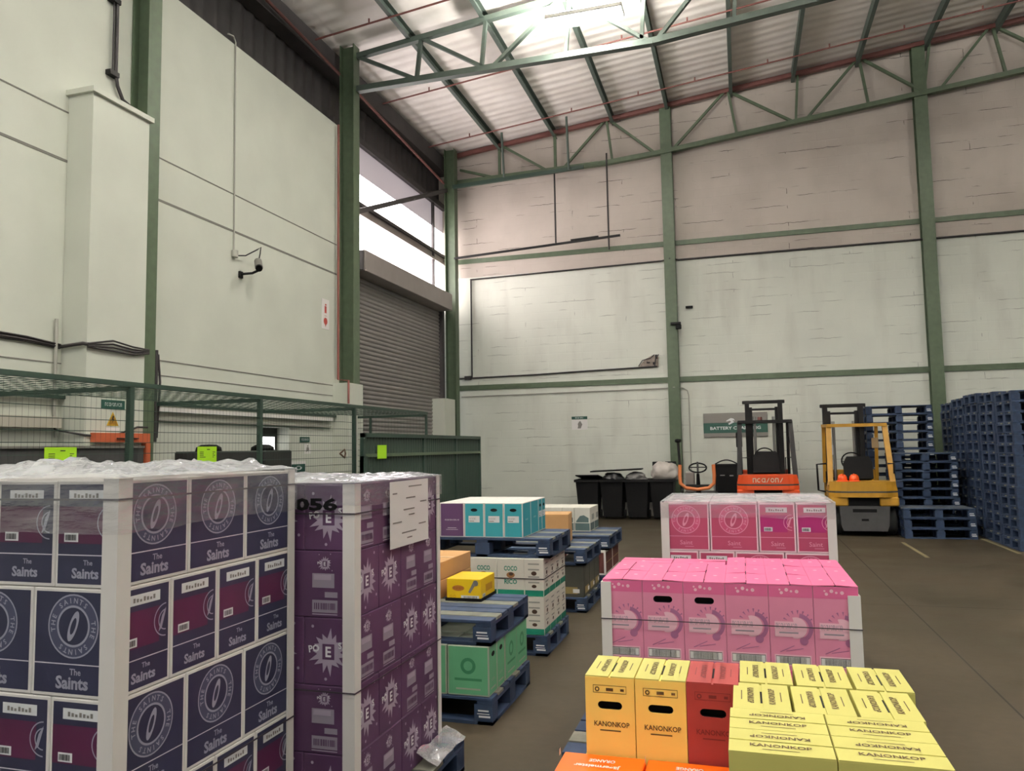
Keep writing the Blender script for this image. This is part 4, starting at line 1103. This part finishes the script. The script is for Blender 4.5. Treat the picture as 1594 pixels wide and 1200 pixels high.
for k, (y0, y1, nm) in enumerate(((8.45, 9.62, 'left'), (9.65, 10.36, 'right'))):
    t = thing('black_bin', 'black plastic bin inside the cage, %s one beneath the white wall' % nm, 'bin', (-6.85, y0, 0), 0, 'black bins in the cage')
    MB().box(-.25, .3, 0, y1 - y0, 0, 1.725, M('bin_dark', (34, 34, 34), .6), .02).build('body', t)
    v = MB(); v.lathe([(.0, .0), (.17, .0), (.16, .05), (.1, .085), (.0, .09)], (0.1, .24, 1.725), BLACK, 14); v.build('bundle', t)
tag(MB().box(XL, -7.12, 7.98, 12.6, 2.24, 2.30, WCARD).box(XL, -7.15, 7.98, 12.6, 2.13, 2.15, CONDUIT).build('cable_trunking'), 'white cable trunking along the left wall under the cage roof', 'trunking')
tag(MB().box(XL, -7.1, 3.5, 6.7, 2.0, 2.12, M('trunk_beige', (178, 172, 158), .6)).build('cable_trunking'), 'beige trunking on the left wall left of the white pilaster', 'trunking')
def wallsign(y0, y1, z0, z1, x, m, label, txt, tm, cat='sign'):
    t = MB().box(x, x + .008, y0, y1, z0, z1, m); f = Fr((x + .008, (y0 + y1) / 2, (z0 + z1) / 2), (0, 1, 0), (0, 0, 1))
    if txt: scrawl(t, f, 0, 0, (y1 - y0) * .74, (z1 - z0) * .4, tm, .002, 9)
    return tag(t.build('wall_sign'), label, cat)
wallsign(6.98, 7.32, 2.22, 2.32, -6.85, SIGNG, 'small dark green lettered sign on the white pilaster above the warning triangle', 'MAINS DB', WHITE)
t = thing('warning_sign', 'yellow warning triangle sign with white caption strip on the white pilaster', 'sign', (-6.85, 7.15, 2.1))
f = Fr((.006, 0, 0), (0, 1, 0), (0, 0, 1))
MB().prism([(-.085, -.07), (.085, -.07), (0, .085)], f, .006, M('warning_yellow', (206, 168, 40), .5)).poly(f, [(-.07, -.06), (.07, -.06), (0, .068)], M('warning_amber', (160, 118, 34), .5)).poly(f, [(-.006, .04), (.016, .04), (.004, .004), (.018, .004), (-.012, -.045), (-.002, -.008), (-.016, -.008)], INK, .002).build('triangle', t)
MB().box(0, .006, -.1, .1, -.13, -.095, PAPER).build('caption_strip', t)
wallsign(11.62, 11.92, 1.86, 1.95, XL, SIGNG, 'dark green sign strip on the left wall right of the door recess', 'EXIT', WHITE)
s2 = MB().box(XL, XL + .006, 11.76, 11.97, 1.66, 1.83, PAPER); f = Fr((XL + .006, 11.86, 1.745), (0, 1, 0), (0, 0, 1))
s2.ring(f, .0, .05, .0, .017, SIGNGREY); s2.poly(f, [(-.05, -.06), (-.03, .03), (.03, .03), (.05, -.02), (.02, -.03), (.03, -.07), (.0, -.03)], SIGNGREY)
tag(s2.build('wall_sign'), 'white pictogram sign below the green strip beside the door recess', 'sign')
s3 = MB().box(XL, XL + .006, 11.34, 11.8, 1.3, 1.54, PAPER); s3.box(XL + .006, XL + .009, 11.36, 11.78, 1.36, 1.49, SIGNG); f = Fr((XL + .0095, 11.57, 1.425), (0, 1, 0), (0, 0, 1)); s3.ring(f, 0, 0, .02, .035, WHITE, .001, 16, 3.)
tag(s3.build('wall_sign'), 'white sign with green panel just above the purple stack', 'sign')
fs = MB().box(XL, XL + .006, 12.32, 12.58, 3.92, 4.47, PAPER); f = Fr((XL + .006, 12.45, 4.195), (0, 1, 0), (0, 0, 1)); RS = M('sign_red', (176, 70, 60), .5)
fs.ring(f, 0, -.13, 0, .065, RS); fs.poly(f, [(-.06, -.11), (.06, -.11), (0, -.24)], RS, .0016); fs.rect(f, -.035, .035, .02, .15, RS); fs.rect(f, -.02, .03, .16, .19, RS); fs.rect(f, -.04, .04, -.035, -.028, RS)
tag(fs.build('fire_sign'), 'white and red fire equipment sign high on the left wall beside the column', 'sign')

# cables and conduits of the left wall
mb = MB()
for k in range(4):
    dz = .03 * k - .04; dx = .02 + .012 * (k % 2)
    mb.tube([(XL + dx, 4.0, 2.98 + dz), (XL + dx, 5.4, 2.94 + dz * .7), (XL + dx, 6.3, 2.93 + dz * .5), (XL + dx, 6.72, 2.90 + dz * .4)], .012, CABLE, 6)
    mb.tube([(-6.82 + .01 * (k % 2), 6.74, 2.90 + dz * .4), (-6.82, 7.1, 2.93 + dz * 1.3), (-6.82, 7.4, 2.91 + dz), (-6.82, 7.66, 2.93 + dz * .5)], .011, CABLE, 6)
mb.tube([(XL + .03, 6.72, 2.9), (-6.86, 6.72, 2.92), (-6.815, 6.76, 2.91)], .02, CABLE, 6)
tag(mb.build('cable_bundle'), 'sagging bundle of black cables across the left wall and pilaster', 'cable')
tag(MB().tube([(XL + .03, 6.66, 3.2), (XL + .03, 6.66, 2.2), (XL + .03, 6.7, 1.9)], .018, CONDUIT).tube([(XL + .03, 6.6, 2.1), (XL + .04, 6.68, 1.98), (-6.84, 6.75, 1.92), (-6.82, 7.1, 1.90), (-6.82, 7.5, 2.02), (-6.82, 7.66, 2.02)], .012, CABLE).build('drop_cable'), 'black drop cable curving down past the pilaster to the orange beam', 'cable')
tag(MB().tube([(-7.0, 7.98, 3.0), (-7.0, 7.98, 1.85)], .028, CABLE, 8).tube([(-7.0, 8.02, 2.95), (-6.98, 8.04, 2.6), (-7.0, 8.02, 1.9)], .014, CABLE, 8).build('cable_riser'), 'thick dark cable riser beside the near green column', 'cable')
t = thing('cable_riser', 'black cable with clips beside the top of the near green column', 'cable', (XL + .05, 7.38, 0))
MB().tube([(0, 0, 9.2), (0, 0, 6.35), (.0, .03, 6.2), (.0, .12, 6.06), (.06, .22, 5.98), (.1, .3, 5.95)], .022, CABLE).tube([(0, -.05, 9.2), (0, -.05, 6.3)], .01, CABLE).build('cable', t)
for z in (7.25, 6.32): MB().box(-.05, .03, -.11, .03, z - .03, z + .03, BLACKM).build('clip', t)
tag(MB().tube([(XL + .015, 9.55, 8.0), (XL + .015, 9.68, 8.03), (XL + .015, 9.74, 7.96), (XL + .015, 9.76, 4.72)], .012, CONDUIT).build('conduit'), 'thin white conduit running down the left wall to the security camera', 'conduit')
cam = thing('security_camera', 'security camera on a bracket high on the left wall', 'camera', (XL, 9.95, 4.37))
MB().box(0, .03, -.06, .02, -.03, .07, BLACKM).tube([(.02, -.02, .03), (.16, .06, .05), (.26, .1, .1)], .02, BLACKM).build('bracket', cam)
MB().cyl((.22, .12, .24), (.34, -.03, .10), .058, M('camera_grey', (120, 118, 112), .5), 16).build('housing', cam)
MB().cyl((.325, -.012, .118), (.36, -.055, .078), .05, BLACK, 16).build('lens', cam)
MB().lathe([(.05, -.05), (.05, .05)], (.03, -.19, .30), CONDUIT, 12).tube([(.04, -.16, .28), (.12, -.05, .30), (.22, .1, .42), (.24, .16, .47), (.24, .14, .36), (.24, .1, .22)], .01, CABLE).build('cable', cam)
tag(MB().tube([(-7.13, 12.80, 7.9), (-7.13, 12.80, 3.02), (-6.85, 12.68, 2.98), (-6.85, 12.68, 2.56)], .022, M('red_pipe', (132, 74, 66), .55)).build('downpipe'), 'thin reddish pipe down the left edge of the shutter column', 'pipe')

# cables, signs of the back wall
yb = YB - .03
tag(MB().tube([(-6.72, yb, 6.16), (-1.7, yb - .02, 6.235)], .02, CABLE, 6).tube([(-1.3, yb, 6.235), (24, yb, 6.25)], .024, CABLE, 6).tube([(-1.7, yb - .02, 6.235), (-1.5, yb - .2, 6.235), (-1.3, yb, 6.235)], .02, CABLE, 6).build('wall_cable'), 'long dark cable along the paint line of the back wall', 'cable')
tag(MB().tube([(-6.7, yb, 6.16), (-6.7, yb, 3.56)], .022, CABLE, 6).build('drop_cable'), 'dark vertical cable at the left end of the back wall', 'cable')
tag(MB().tube([(-7.1, yb, 3.54), (-5, yb, 3.56), (-3.4, yb, 3.60), (-1.9, yb, 3.63)], .02, CABLE, 6).box(-6.9, -6.72, yb - .04, yb + .02, 3.5, 3.6, CABLE).build('wall_cable'), 'dark cable just above the lower green band on the back wall', 'cable')
tag(MB().tube([(-7.0, yb, 3.06), (-1.7, yb, 3.09), (-1.5, yb - .22, 3.09), (-1.3, yb, 3.08), (-1.2, yb, 3.02), (-1.17, yb, 2.9), (-1.17, yb, 1.0)], .013, CONDUIT, 6).build('conduit'), 'thin grey conduit under the lower green band bending down past the column', 'conduit')
bo = thing('cable_outlet', 'dark wall opening with cables left of the column above the green band', 'outlet', (-2.05, yb, 3.62))
f = Fr((0, -.0, 0), (1, 0, 0), (0, 0, 1))
MB().prism([(-.32, .0), (.18, .0), (.18, .24), (.06, .3), (-.14, .2)], f, .02, M('rubble', (150, 138, 128), .9, var=.3, vs=14)).build('chipped_patch', bo)
MB().tube([(-.3, -.03, .03), (-.2, -.05, .17), (.0, -.05, .22), (.1, -.06, .3)], .012, CABLE, 6).tube([(.1, -.05, .02), (.12, -.05, .2), (.2, -.06, .3)], .014, CABLE, 6).box(.05, .1, -.03, .0, .06, .12, INK).box(-.1, -.02, -.03, .0, .1, .13, INK).box(.11, .16, -.03, .0, .2, .3, INK).build('cable_end', bo)
ir = thing('floodlight', 'small dark floodlight with bracket on the back wall column', 'light', (-1.42, 18.86, 4.62))
MB().box(-.1, .14, -.1, .0, -.02, .03, BLACKM).build('bracket', ir); MB().box(.02, .15, -.13, -.02, -.14, -.03, BLACK, .01).build('body', ir)
tag(MB().box(-1.17, -1.0, YB - .06, YB, 5.02, 5.07, BLACK).build('wall_hook'), 'small black hook on the back wall right of the column', 'hook')
ns = thing('notice_board', 'small white notice with dark green header on the back wall', 'sign', (-3.87, YB - .012, 2.29))
f = Fr((0, 0, 0), (1, 0, 0), (0, 0, 1))
b_ = MB().prism([(-.2, -.16), (.2, -.16), (.2, .09), (-.2, .09)], f, .01, PAPER); b_.ring(f, 0, -.03, .0, .055, SIGNGREY, .001, 14, .8); b_.poly(f, [(-.05, -.13), (.03, -.13), (.07, -.03), (.02, .06), (-.02, .03)], SIGNGREY); b_.build('sheet', ns)
h_ = MB().prism([(-.2, .1), (.2, .1), (.2, .17), (-.2, .17)], f, .012, SIGNG); scrawl(h_, f, 0, .135, .22, .03, WHITE, .002, 7); h_.build('header', ns)
sw = MB().box(-6.76, -6.6, YB - .05, YB, 1.34, 1.56, M('switch_tan', (150, 134, 104), .6)); sw.box(-6.72, -6.64, YB - .056, YB - .05, 1.38, 1.44, BLACK).box(-6.72, -6.64, YB - .056, YB - .05, 1.47, 1.52, CARD)
tag(sw.build('switch_box'), 'tan switch box on the back wall right of the green gate', 'switch')
bs = thing('battery_sign', 'grey and green BATTERY CHARGING sign on the back wall behind the orange forklift', 'sign', (-.12, YB - .02, 2.16))
MB().box(-.73, .73, -.012, .012, -.285, .285, SIGNGREY).build('board', bs)
f = Fr((0, -.0135, 0), (1, 0, 0), (0, 0, 1))
m_ = MB(); m_.rect(f, -.73, .73, -.19, .05, SIGNG); m_.text(f, 'BATTERY CHARGING', 0, -.075, .075, WHITE, w=1.15, bold=.02, e=.002); m_.build('band', bs)
m_ = MB(); m_.poly(f, [(-.2, .1), (-.1, .16), (-.04, .15), (.0, .1), (-.06, .11), (-.02, .06), (-.1, .02), (-.14, .0), (-.16, .03), (-.09, .07), (-.12, .1), (-.2, .08)], WHITE, .002); m_.build('emblem', bs)

# ------------------------------------------------------------------ wheelie bins
BINM = M('bin_black', (14, 14, 15), .6, spec=.2, var=.1, vs=5); BAG = film_mat('clear_bag', .25, (200, 196, 190)); BAGD = M('black_bag', (40, 40, 42), .3, bump=.5, bs=14)
def blob(rx, ry, rz, m, seed, amp=.25):
    bm = bmesh.new(); bmesh.ops.create_icosphere(bm, subdivisions=4, radius=1)
    for v in bm.verts:
        k = 1 + amp * noise.noise(v.co * 1.6 + Vector((seed, 0, 0))) + amp * .5 * noise.noise(v.co * 5 + Vector((0, seed, 0)))
        v.co = Vector((v.co.x * rx, v.co.y * ry, v.co.z * rz)) * k
    bm.verts.index_update()
    mb = MB().add([tuple(v.co) for v in bm.verts], [tuple(x.index for x in f.verts) for f in bm.faces], m, True); bm.free(); return mb
def wheelie_bin(x, y, label, lid):
    t = thing('wheelie_bin', label, 'bin', (x, y, 0), 0, 'black wheelie bins')
    mb = MB(); w0, w1, d0, d1, h = .21, .265, .24, .33, .9
    def rectv(w, d, z, dy=0): return [(-w, -d + dy, z), (w, -d + dy, z), (w, d + dy, z), (-w, d + dy, z)]
    v = rectv(w0, d0, .06) + rectv(w1, d1, h) + rectv(w1 - .02, d1 - .02, h) + rectv(w0 - .01, d0 - .01, .2)
    q = [(3, 2, 1, 0)]
    for k in range(3): q += [(4 * k + i, 4 * k + (i + 1) % 4, 4 * k + 4 + (i + 1) % 4, 4 * k + 4 + i) for i in range(4)]
    q.append((12, 13, 14, 15)); mb.add(v, q, BINM); mb.build('body', t)
    r_ = MB()
    for a, b in (((-w1 - .02, -d1 - .02, h), (w1 + .02, -d1 - .02, h)), ((-w1 - .02, d1 + .02, h), (w1 + .02, d1 + .02, h)), ((-w1 - .02, -d1, h), (-w1 - .02, d1, h)), ((w1 + .02, -d1, h), (w1 + .02, d1, h))): r_.bar(a, b, .04, .06, BINM)
    r_.build('rim', t)
    for sx in (-1, 1): MB().cyl((sx * .2, .22, .1), (sx * .25, .22, .1), .1, RUBBER, 18).build('wheel', t)
    MB().tube([(-.2, d1 + .05, h - .03), (-.2, d1 + .09, h), (.2, d1 + .09, h), (.2, d1 + .05, h - .03)], .016, BINM).build('handle', t)
    if lid == 'ajar':
        MB().box(-.28, .28, -.36, .36, 0, .03, BINM, .01).build('lid', t).location = (0, 0, h + .06)
    elif lid == 'tilt':
        l = MB().box(-.28, .28, -.68, .02, 0, .03, BINM, .01).build('lid', t); l.location = (0, d1 + .05, h + .03); l.rotation_euler = (-.12, 0, 0)
    elif lid == 'hang':
        MB().box(-.28, .28, 0, .03, -.55, .02, BINM, .01).build('lid', t).location = (0, d1 + .12, h)
    else:
        l = MB().box(-.28, .28, -.03, .01, 0, .36, BINM, .012).build('lid', t); l.location = (0, d1 + .06, h + .06); l.rotation_euler = (-.15, 0, 0)
BX = [-3.52, -2.94, -2.36, -1.78]
wheelie_bin(BX[0], 18.36, 'leftmost black wheelie bin by the back wall, lid nearly shut', 'tilt')
wheelie_bin(BX[1], 18.36, 'second black wheelie bin from the left, filled with dark bags', 'hang')
wheelie_bin(BX[2], 18.36, 'third black wheelie bin from the left, half covered by a slab', 'hang')
wheelie_bin(BX[3], 18.36, 'rightmost black wheelie bin, lid open behind a clear bag', 'open')
for o_ in list(bpy.data.objects):
    pass
for x, r_, nm, m, sd in ((-2.94, .24, 'grey bag bulging from the second wheelie bin', BAGD, 2), (-2.4, .25, 'pale grey bag bulging from the third wheelie bin', M('grey_bag', (120, 118, 116), .3, bump=.5, bs=12), 6)):
    tag(blob(r_, .27, .14, m, sd).build('rubbish_bag', loc=(x, 18.34, .95)), nm, 'bag', 'rubbish bags')
tag(blob(.33, .3, .25, M('pale_bag', (196, 188, 180), .35, var=.12, vs=5, bump=.6, bs=9), 9, .2).build('rubbish_bag', loc=(-1.72, 18.34, 1.08)), 'big pale clear bag heaped on the rightmost wheelie bin', 'bag', 'rubbish bags')
tag(MB().bar((-3.45, 18.32, 1.11), (-2.25, 18.36, 1.16), .5, .03, BLACK).build('black_slab'), 'thin black slab lying across the tops of the wheelie bins', 'slab')

# ------------------------------------------------------------------ lift trucks
FY = M('truck_yellow', (186, 138, 40), .45, var=.12, vs=6); FO = M('truck_orange', (226, 84, 38), .4, var=.06, vs=6); FG = M('truck_grey', (60, 60, 60), .6, var=.12, vs=7)
def wheel(t, x, y, r, w):
    mb = MB().lathe([(r * .55, -w / 2), (r * .92, -w / 2), (r, -w / 2 + .03), (r, w / 2 - .03), (r * .92, w / 2), (r * .55, w / 2)], (x, y, r), RUBBER, 24, 0); wl = mb.build('wheel', t)
    MB().lathe([(.01, -w / 2 + .02), (r * .52, -w / 2 + .02), (r * .55, 0), (r * .52, w / 2 - .02), (.01, w / 2 - .02)], (x, y, r), FG, 18, 0).build('hub', wl)
def truck(name, label, cx, y, body, guard, w, gz, cwz, mast_y, mx0, mx1, mz, lettering=None, low=True):
    t = thing(name, label, 'forklift', (cx, y, 0)); hw = w / 2
    f = Fr((0, 0, 0), (1, 0, 0), (0, 0, 1))
    # counterweight: curved rear, recess in the middle
    mb = MB(); n = 12; pr = []
    for i in range(n + 1):
        a = -1 + 2 * i / n; pr.append((a * hw, .16 * a ** 4))
    def slab(z0, z1, k0, k1, m, back=.62):
        v = []
        for z, k in ((z0, k0), (z1, k1)):
            v += [(x * k, yy, z) for x, yy in pr] + [(hw * k, back, z), (-hw * k, back, z)]
        c = len(pr) + 2
        mb.add(v, [tuple(reversed(range(c))), tuple(range(c, 2 * c))] + [(i, (i + 1) % c, c + (i + 1) % c, c + i) for i in range(c)], m)
    slab(cwz - .17, cwz, 1., .94, body); slab(cwz - .20, cwz - .17, .985, .99, FG)
    slab(cwz - .28, cwz - .20, 1.0, 1.0, body)
    for sx in (-1, 1):
        mb.box(min(sx * hw * .45, sx * hw), max(sx * hw * .45, sx * hw), .06, .5, cwz - .44, cwz - .28, body, .02)
    mb.box(-hw * .45, hw * .45, .12, .5, cwz - .44, cwz - .28, BLACK)
    cw = mb.build('counterweight', t)
    if lettering:
        ff = Fr((0, -.004, cwz - .095), (1, 0, 0), (0, 0, 1)); m2 = MB(); scrawl(m2, ff, 0, 0, w * .5, .085, M('cream_print', (226, 214, 190), .5), .004, 7); m2.build('lettering', cw)
    mb = MB(); v = []
    for z, k in ((.1, .62), (.2, .68), (cwz - .44, .72)):
        v += [(-hw * k, .05, z), (hw * k, .05, z), (hw * k, .6, z), (-hw * k, .6, z)]
    mb.add(v, [(3, 2, 1, 0), (8, 9, 10, 11)] + [(4 * j + i, 4 * j + (i + 1) % 4, 4 * j + 4 + (i + 1) % 4, 4 * j + 4 + i) for j in range(2) for i in range(4)], FG)
    mb.rect(Fr((0, .05, cwz - .52), (1, 0, 0), (0, 0, 1)), -.2, .2, -.03, .03, BLACK, .002); mb.rect(Fr((0, .05, .3), (1, 0, 0), (0, 0, 1)), -.06, .06, -.02, .02, BLACK, .004); mb.build('lower_counterweight', t)
    for sx in (-1, 1):
        wheel(t, sx * (hw - .12), .42, .25, .19); wheel(t, sx * (hw - .13), 1.42, .29, .22)
    MB().box(-hw * .8, hw * .8, .62, 2.0, .25, .78, FG, .03).box(-hw * .7, hw * .7, .6, 1.15, .78, cwz - .06, body, .02).build('chassis', t)
    MB().box(-hw * .85, hw * .85, 1.78, 1.9, .3, 1.15, body, .02).build('dashboard', t)
    s_ = MB().box(-.25, .25, .72, 1.15, cwz - .04, cwz + .1, BLACK, .04); s_.build('seat_cushion', t)
    MB().prism([(-.25, 0), (.25, 0), (.25, .3), (.19, .42), (-.19, .42), (-.25, .3)], Fr((0, .66, cwz + .02), (1, 0, 0), (0, .12, 1)), -.1, BLACK).build('seat_back', t)
    sw_ = MB(); pts = [(.19 * math.cos(a), 1.42 + .07 * math.sin(a), cwz + .34 + .17 * math.sin(a)) for a in [2 * PI * i / 24 for i in range(25)]]
    sw_.tube(pts, .014, BLACK, 8).bar((-.18, 1.42, cwz + .34), (.18, 1.42, cwz + .34), .03, .015, BLACK).cyl((0, 1.42, cwz + .34), (0, 1.75, cwz + .0), .02, BLACK).build('steering_wheel', t)
    # overhead guard
    for sx in (-1, 1):
        MB().bar((sx * (hw - .05), .28, cwz - .08), (sx * (hw * .84), .62, gz), .09, .07, guard, (0, 1, 0)).build('guard_leg', t)
        MB().bar((sx * (hw * .84), 1.75, .9), (sx * (hw * .84), 1.55, gz), .06, .06, guard, (0, 1, 0)).build('guard_leg', t)
    mb = MB()
    for sx in (-1, 1): mb.bar((sx * hw * .84, .56, gz), (sx * hw * .84, 1.62, gz + .02), .07, .06, guard)
    mb.bar((-hw * .88, .58, gz), (hw * .88, .58, gz), .07, .06, guard); mb.bar((-hw * .88, 1.6, gz + .02), (hw * .88, 1.6, gz + .02), .07, .06, guard)
    for k in range(5): mb.bar((-hw * .6 + hw * .3 * k, .58, gz + .01), (-hw * .6 + hw * .3 * k, 1.6, gz + .03), .03, .03, guard)
    mb.build('overhead_guard', t)
    # mast
    my = mast_y - y
    for sx, x in ((-1, mx0 - cx), (1, mx1 - cx)):
        MB().box(min(x, x - sx * .09), max(x, x - sx * .09), my - .07, my + .09, .06, mz, BLACKM).build('mast_rail', t)
        MB().box(min(x - sx * .08, x - sx * .15), max(x - sx * .08, x - sx * .15), my - .0, my + .12, .06, mz - .14, BLACKM).build('mast_rail', t)
        MB().cyl((x - sx * .19, my - .02, .3), (x - sx * .19, my - .02, mz - .35), .028, STEEL, 10).build('lift_cylinder', t)
    x0, x1 = mx0 - cx - .05, mx1 - cx + .05
    MB().box(x0, x1, my - .06, my + .02, mz - .07, mz, BLACKM, .01).build('mast_crossbar', t)
    MB().box(x0 + .1, x1 - .1, my + .01, my + .06, mz - .21, mz - .165, BLACKM).build('mast_crossbar', t)
    MB().box(x0 + .05, x1 - .05, my - .02, my + .06, .9, 1.0, BLACKM).build('mast_crossbar', t)
    MB().box(x0 + .05, x1 - .05, my + .12, my + .17, .15, .25, BLACKM).box(x0 + .05, x1 - .05, my + .12, my + .17, .5, .6, BLACKM).build('fork_carriage', t)
    for sx in (-1, 1): MB().box(sx * .25 - .05, sx * .25 + .05, my + .17, my + .21, .08, .6, BLACKM).box(sx * .25 - .05, sx * .25 + .05, my + .17, my + .95, .05, .09, BLACKM).build('fork', t)
    return t
ty = truck('forklift', 'yellow forklift with grey lower counterweight parked before the blue pallets', 2.09, 15.25, FY, FY, 1.16, 2.02, .985, 17.0, 1.62, 2.38, 2.48)
MB().box(.3, .42, .9, .93, 1.58, 1.78, M('mirror_tan', (168, 142, 104), .4), .01).build('mirror', ty)
MB().box(-.52, -.42, .8, .9, 1.45, 1.78, BLACK, .02).build('rear_lamp', ty); MB().box(-.5, -.4, .75, .79, 1.46, 1.66, WHITE, .01).build('lamp_lens', ty)
MB().tube([(-.55, 1.0, .75), (-.68, 1.0, .78), (-.69, 1.0, 1.28), (-.45, 1.0, 1.3)], .02, BLACKM).build('side_rail', ty)
MB().tube([(.46, .3, 1.3), (.56, .3, 1.3), (.56, .3, 1.12)], .015, BLACKM).build('grab_handle', ty)
HH = M('helmet_orange', (246, 92, 30), .35)
for x, nm in ((1.755, 'left'), (1.955, 'right')):
    t = thing('hard_hat', 'orange hard hat on the yellow forklift counterweight, %s one' % nm, 'hard hat', (x, 15.42, .986), 0, 'orange hard hats')
    MB().lathe([(.085, .02), (.085, .05), (.075, .095), (.05, .125), (.0, .135)], (0, 0, 0), HH, 20).box(-.008, .008, -.07, .07, .1, .14, HH, .004).build('shell', t)
    MB().lathe([(.0, .0), (.108, .0), (.105, .014), (.085, .022), (.0, .022)], (0, -.012, 0), HH, 20).build('brim', t)
to = truck('forklift', 'orange and black forklift in front of the battery sign', .46, 15.6, FO, BLACKM, 1.14, 2.14, 1.1, 17.3, .1, .86, 2.62, 'DOOSAN')
MB().box(-.56, -.44, .62, .74, 1.62, 1.95, BLACK, .03).build('rear_lamp', to); MB().box(.42, .5, .62, .74, 1.72, 1.86, BLACK, .03).build('rear_lamp', to)
MB().cyl((-.08, .9, 2.16), (-.08, .9, 2.24), .045, REDOX, 12).build('beacon', to)
MB().tube([(-.5, 1.0, 1.0), (-.5, 1.0, 1.42), (-.3, 1.0, 1.42)], .012, BLACKM).build('grab_handle', to)
MB().tube([(.38, .9, 1.0), (.38, .9, 1.42), (.5, .9, 1.42)], .012, BLACKM).build('grab_handle', to)

# orange framed order picker with steering wheel, black charger, pole
t = thing('order_picker', 'small stand-on truck with copper orange guard bars and steering wheel', 'truck', (-.86, 15.6, 0))
CO_ = M('copper_orange', (206, 118, 66), .4)
MB().box(-.34, .34, .1, 1.6, .12, .72, BLACKM, .03).build('chassis', t)
for sx in (-1, 1):
    MB().tube([(sx * .32, .1, 1.31), (sx * .33, .08, 1.1), (sx * .32, .06, .95), (sx * .22, .05, .86), (0, .05, .83)], .035, CO_, 10).build('guard_bar', t)
    wheel(t, sx * .24, .4, .13, .1); wheel(t, sx * .24, 1.4, .1, .1)
MB().cyl((0, .5, .72), (0, .46, 1.12), .05, BLACK, 12, .03).box(-.26, .26, .3, .7, .84, .9, BLACK, .02).build('console', t)
MB().tube([(.17 * math.cos(a), .46 + .06 * math.sin(a), 1.24 + .09 * math.sin(a)) for a in [2 * PI * i / 24 for i in range(25)]], .016, BLACK, 8).bar((-.16, .46, 1.25), (.16, .46, 1.25), .03, .02, BLACK).cyl((0, .46, 1.1), (0, .46, 1.36), .02, FG, 8).build('steering_wheel', t)
MB().box(-.28, -.1, .9, 1.15, .72, 1.14, M('battery_mesh', (140, 132, 126), .6), .02).build('motor_cover', t)
MB().box(-.25, -.12, 1.6, 1.9, .05, .11, BLACKM).box(.12, .25, 1.6, 1.9, .05, .11, BLACKM).build('forks', t)
t = thing('battery_charger', 'black battery charger cabinet with arched handle beside the orange forklift', 'charger', (-.33, 17.75, 0))
MB().box(-.24, .24, -.2, .2, 0, 1.27, BLACK, .02).build('cabinet', t); MB().box(-.285, -.245, -.2, .2, 0, 1.27, STEEL).build('side_plate', t)
MB().tube([(-.24 + .48 * i / 12, -.15, 1.27 + .09 * math.sin(PI * i / 12)) for i in range(13)], .014, BLACKM).build('handle', t)
m_ = MB(); f = Fr((0, -.2, .95), (1, 0, 0), (0, 0, 1)); m_.rect(f, -.14, -.04, .07, .09, STEEL, .002); m_.rect(f, .06, .14, .06, .085, STEEL, .002); m_.build('label_plate', t)
t = thing('black_pole', 'black pole with round knob standing beside the back wall column', 'pole', (-1.33, 17.9, 0))
MB().cyl((.04, 0, .0), (-.05, .1, 1.78), .03, BLACKM, 12).build('shaft', t); MB().lathe([(.01, -.045), (.06, -.035), (.075, 0), (.06, .035), (.01, .045)], (-.052, .1, 1.80), BLACK, 16).build('knob', t)
MB().cyl((.04, 0, 0), (.04, 0, .03), .12, BLACKM, 16).build('foot', t)

# ------------------------------------------------------------------ blue pallet stacks on the right
stack(2.45, 3.66, 17.05, 17.9, 14, 2.42, 'the tall stack behind the yellow forklift', 'pallets of the tall stack behind the forklift')
stack(2.74, 3.78, 15.95, 16.95, 9, 1.48, 'the middle stack before the tall one', 'pallets of the middle stack')
stack(2.69, 3.82, 15.12, 15.9, 3, .53, 'the low stack right of the yellow forklift', 'pallets of the low stack')
for k, (y0, y1, z1, n, nm) in enumerate(((13.6, 14.46, 2.46, 15, 'nearest'), (14.5, 15.36, 2.5, 15, 'second nearest'), (15.42, 16.26, 2.53, 15, 'middle'), (16.32, 17.14, 2.5, 15, 'second farthest'), (17.22, 18.04, 2.46, 15, 'farthest'))):
    stack(4.02, 5.2, y0, y1, n, z1, 'the %s stack of the right hand row' % nm, 'pallets of the %s right hand stack' % nm)
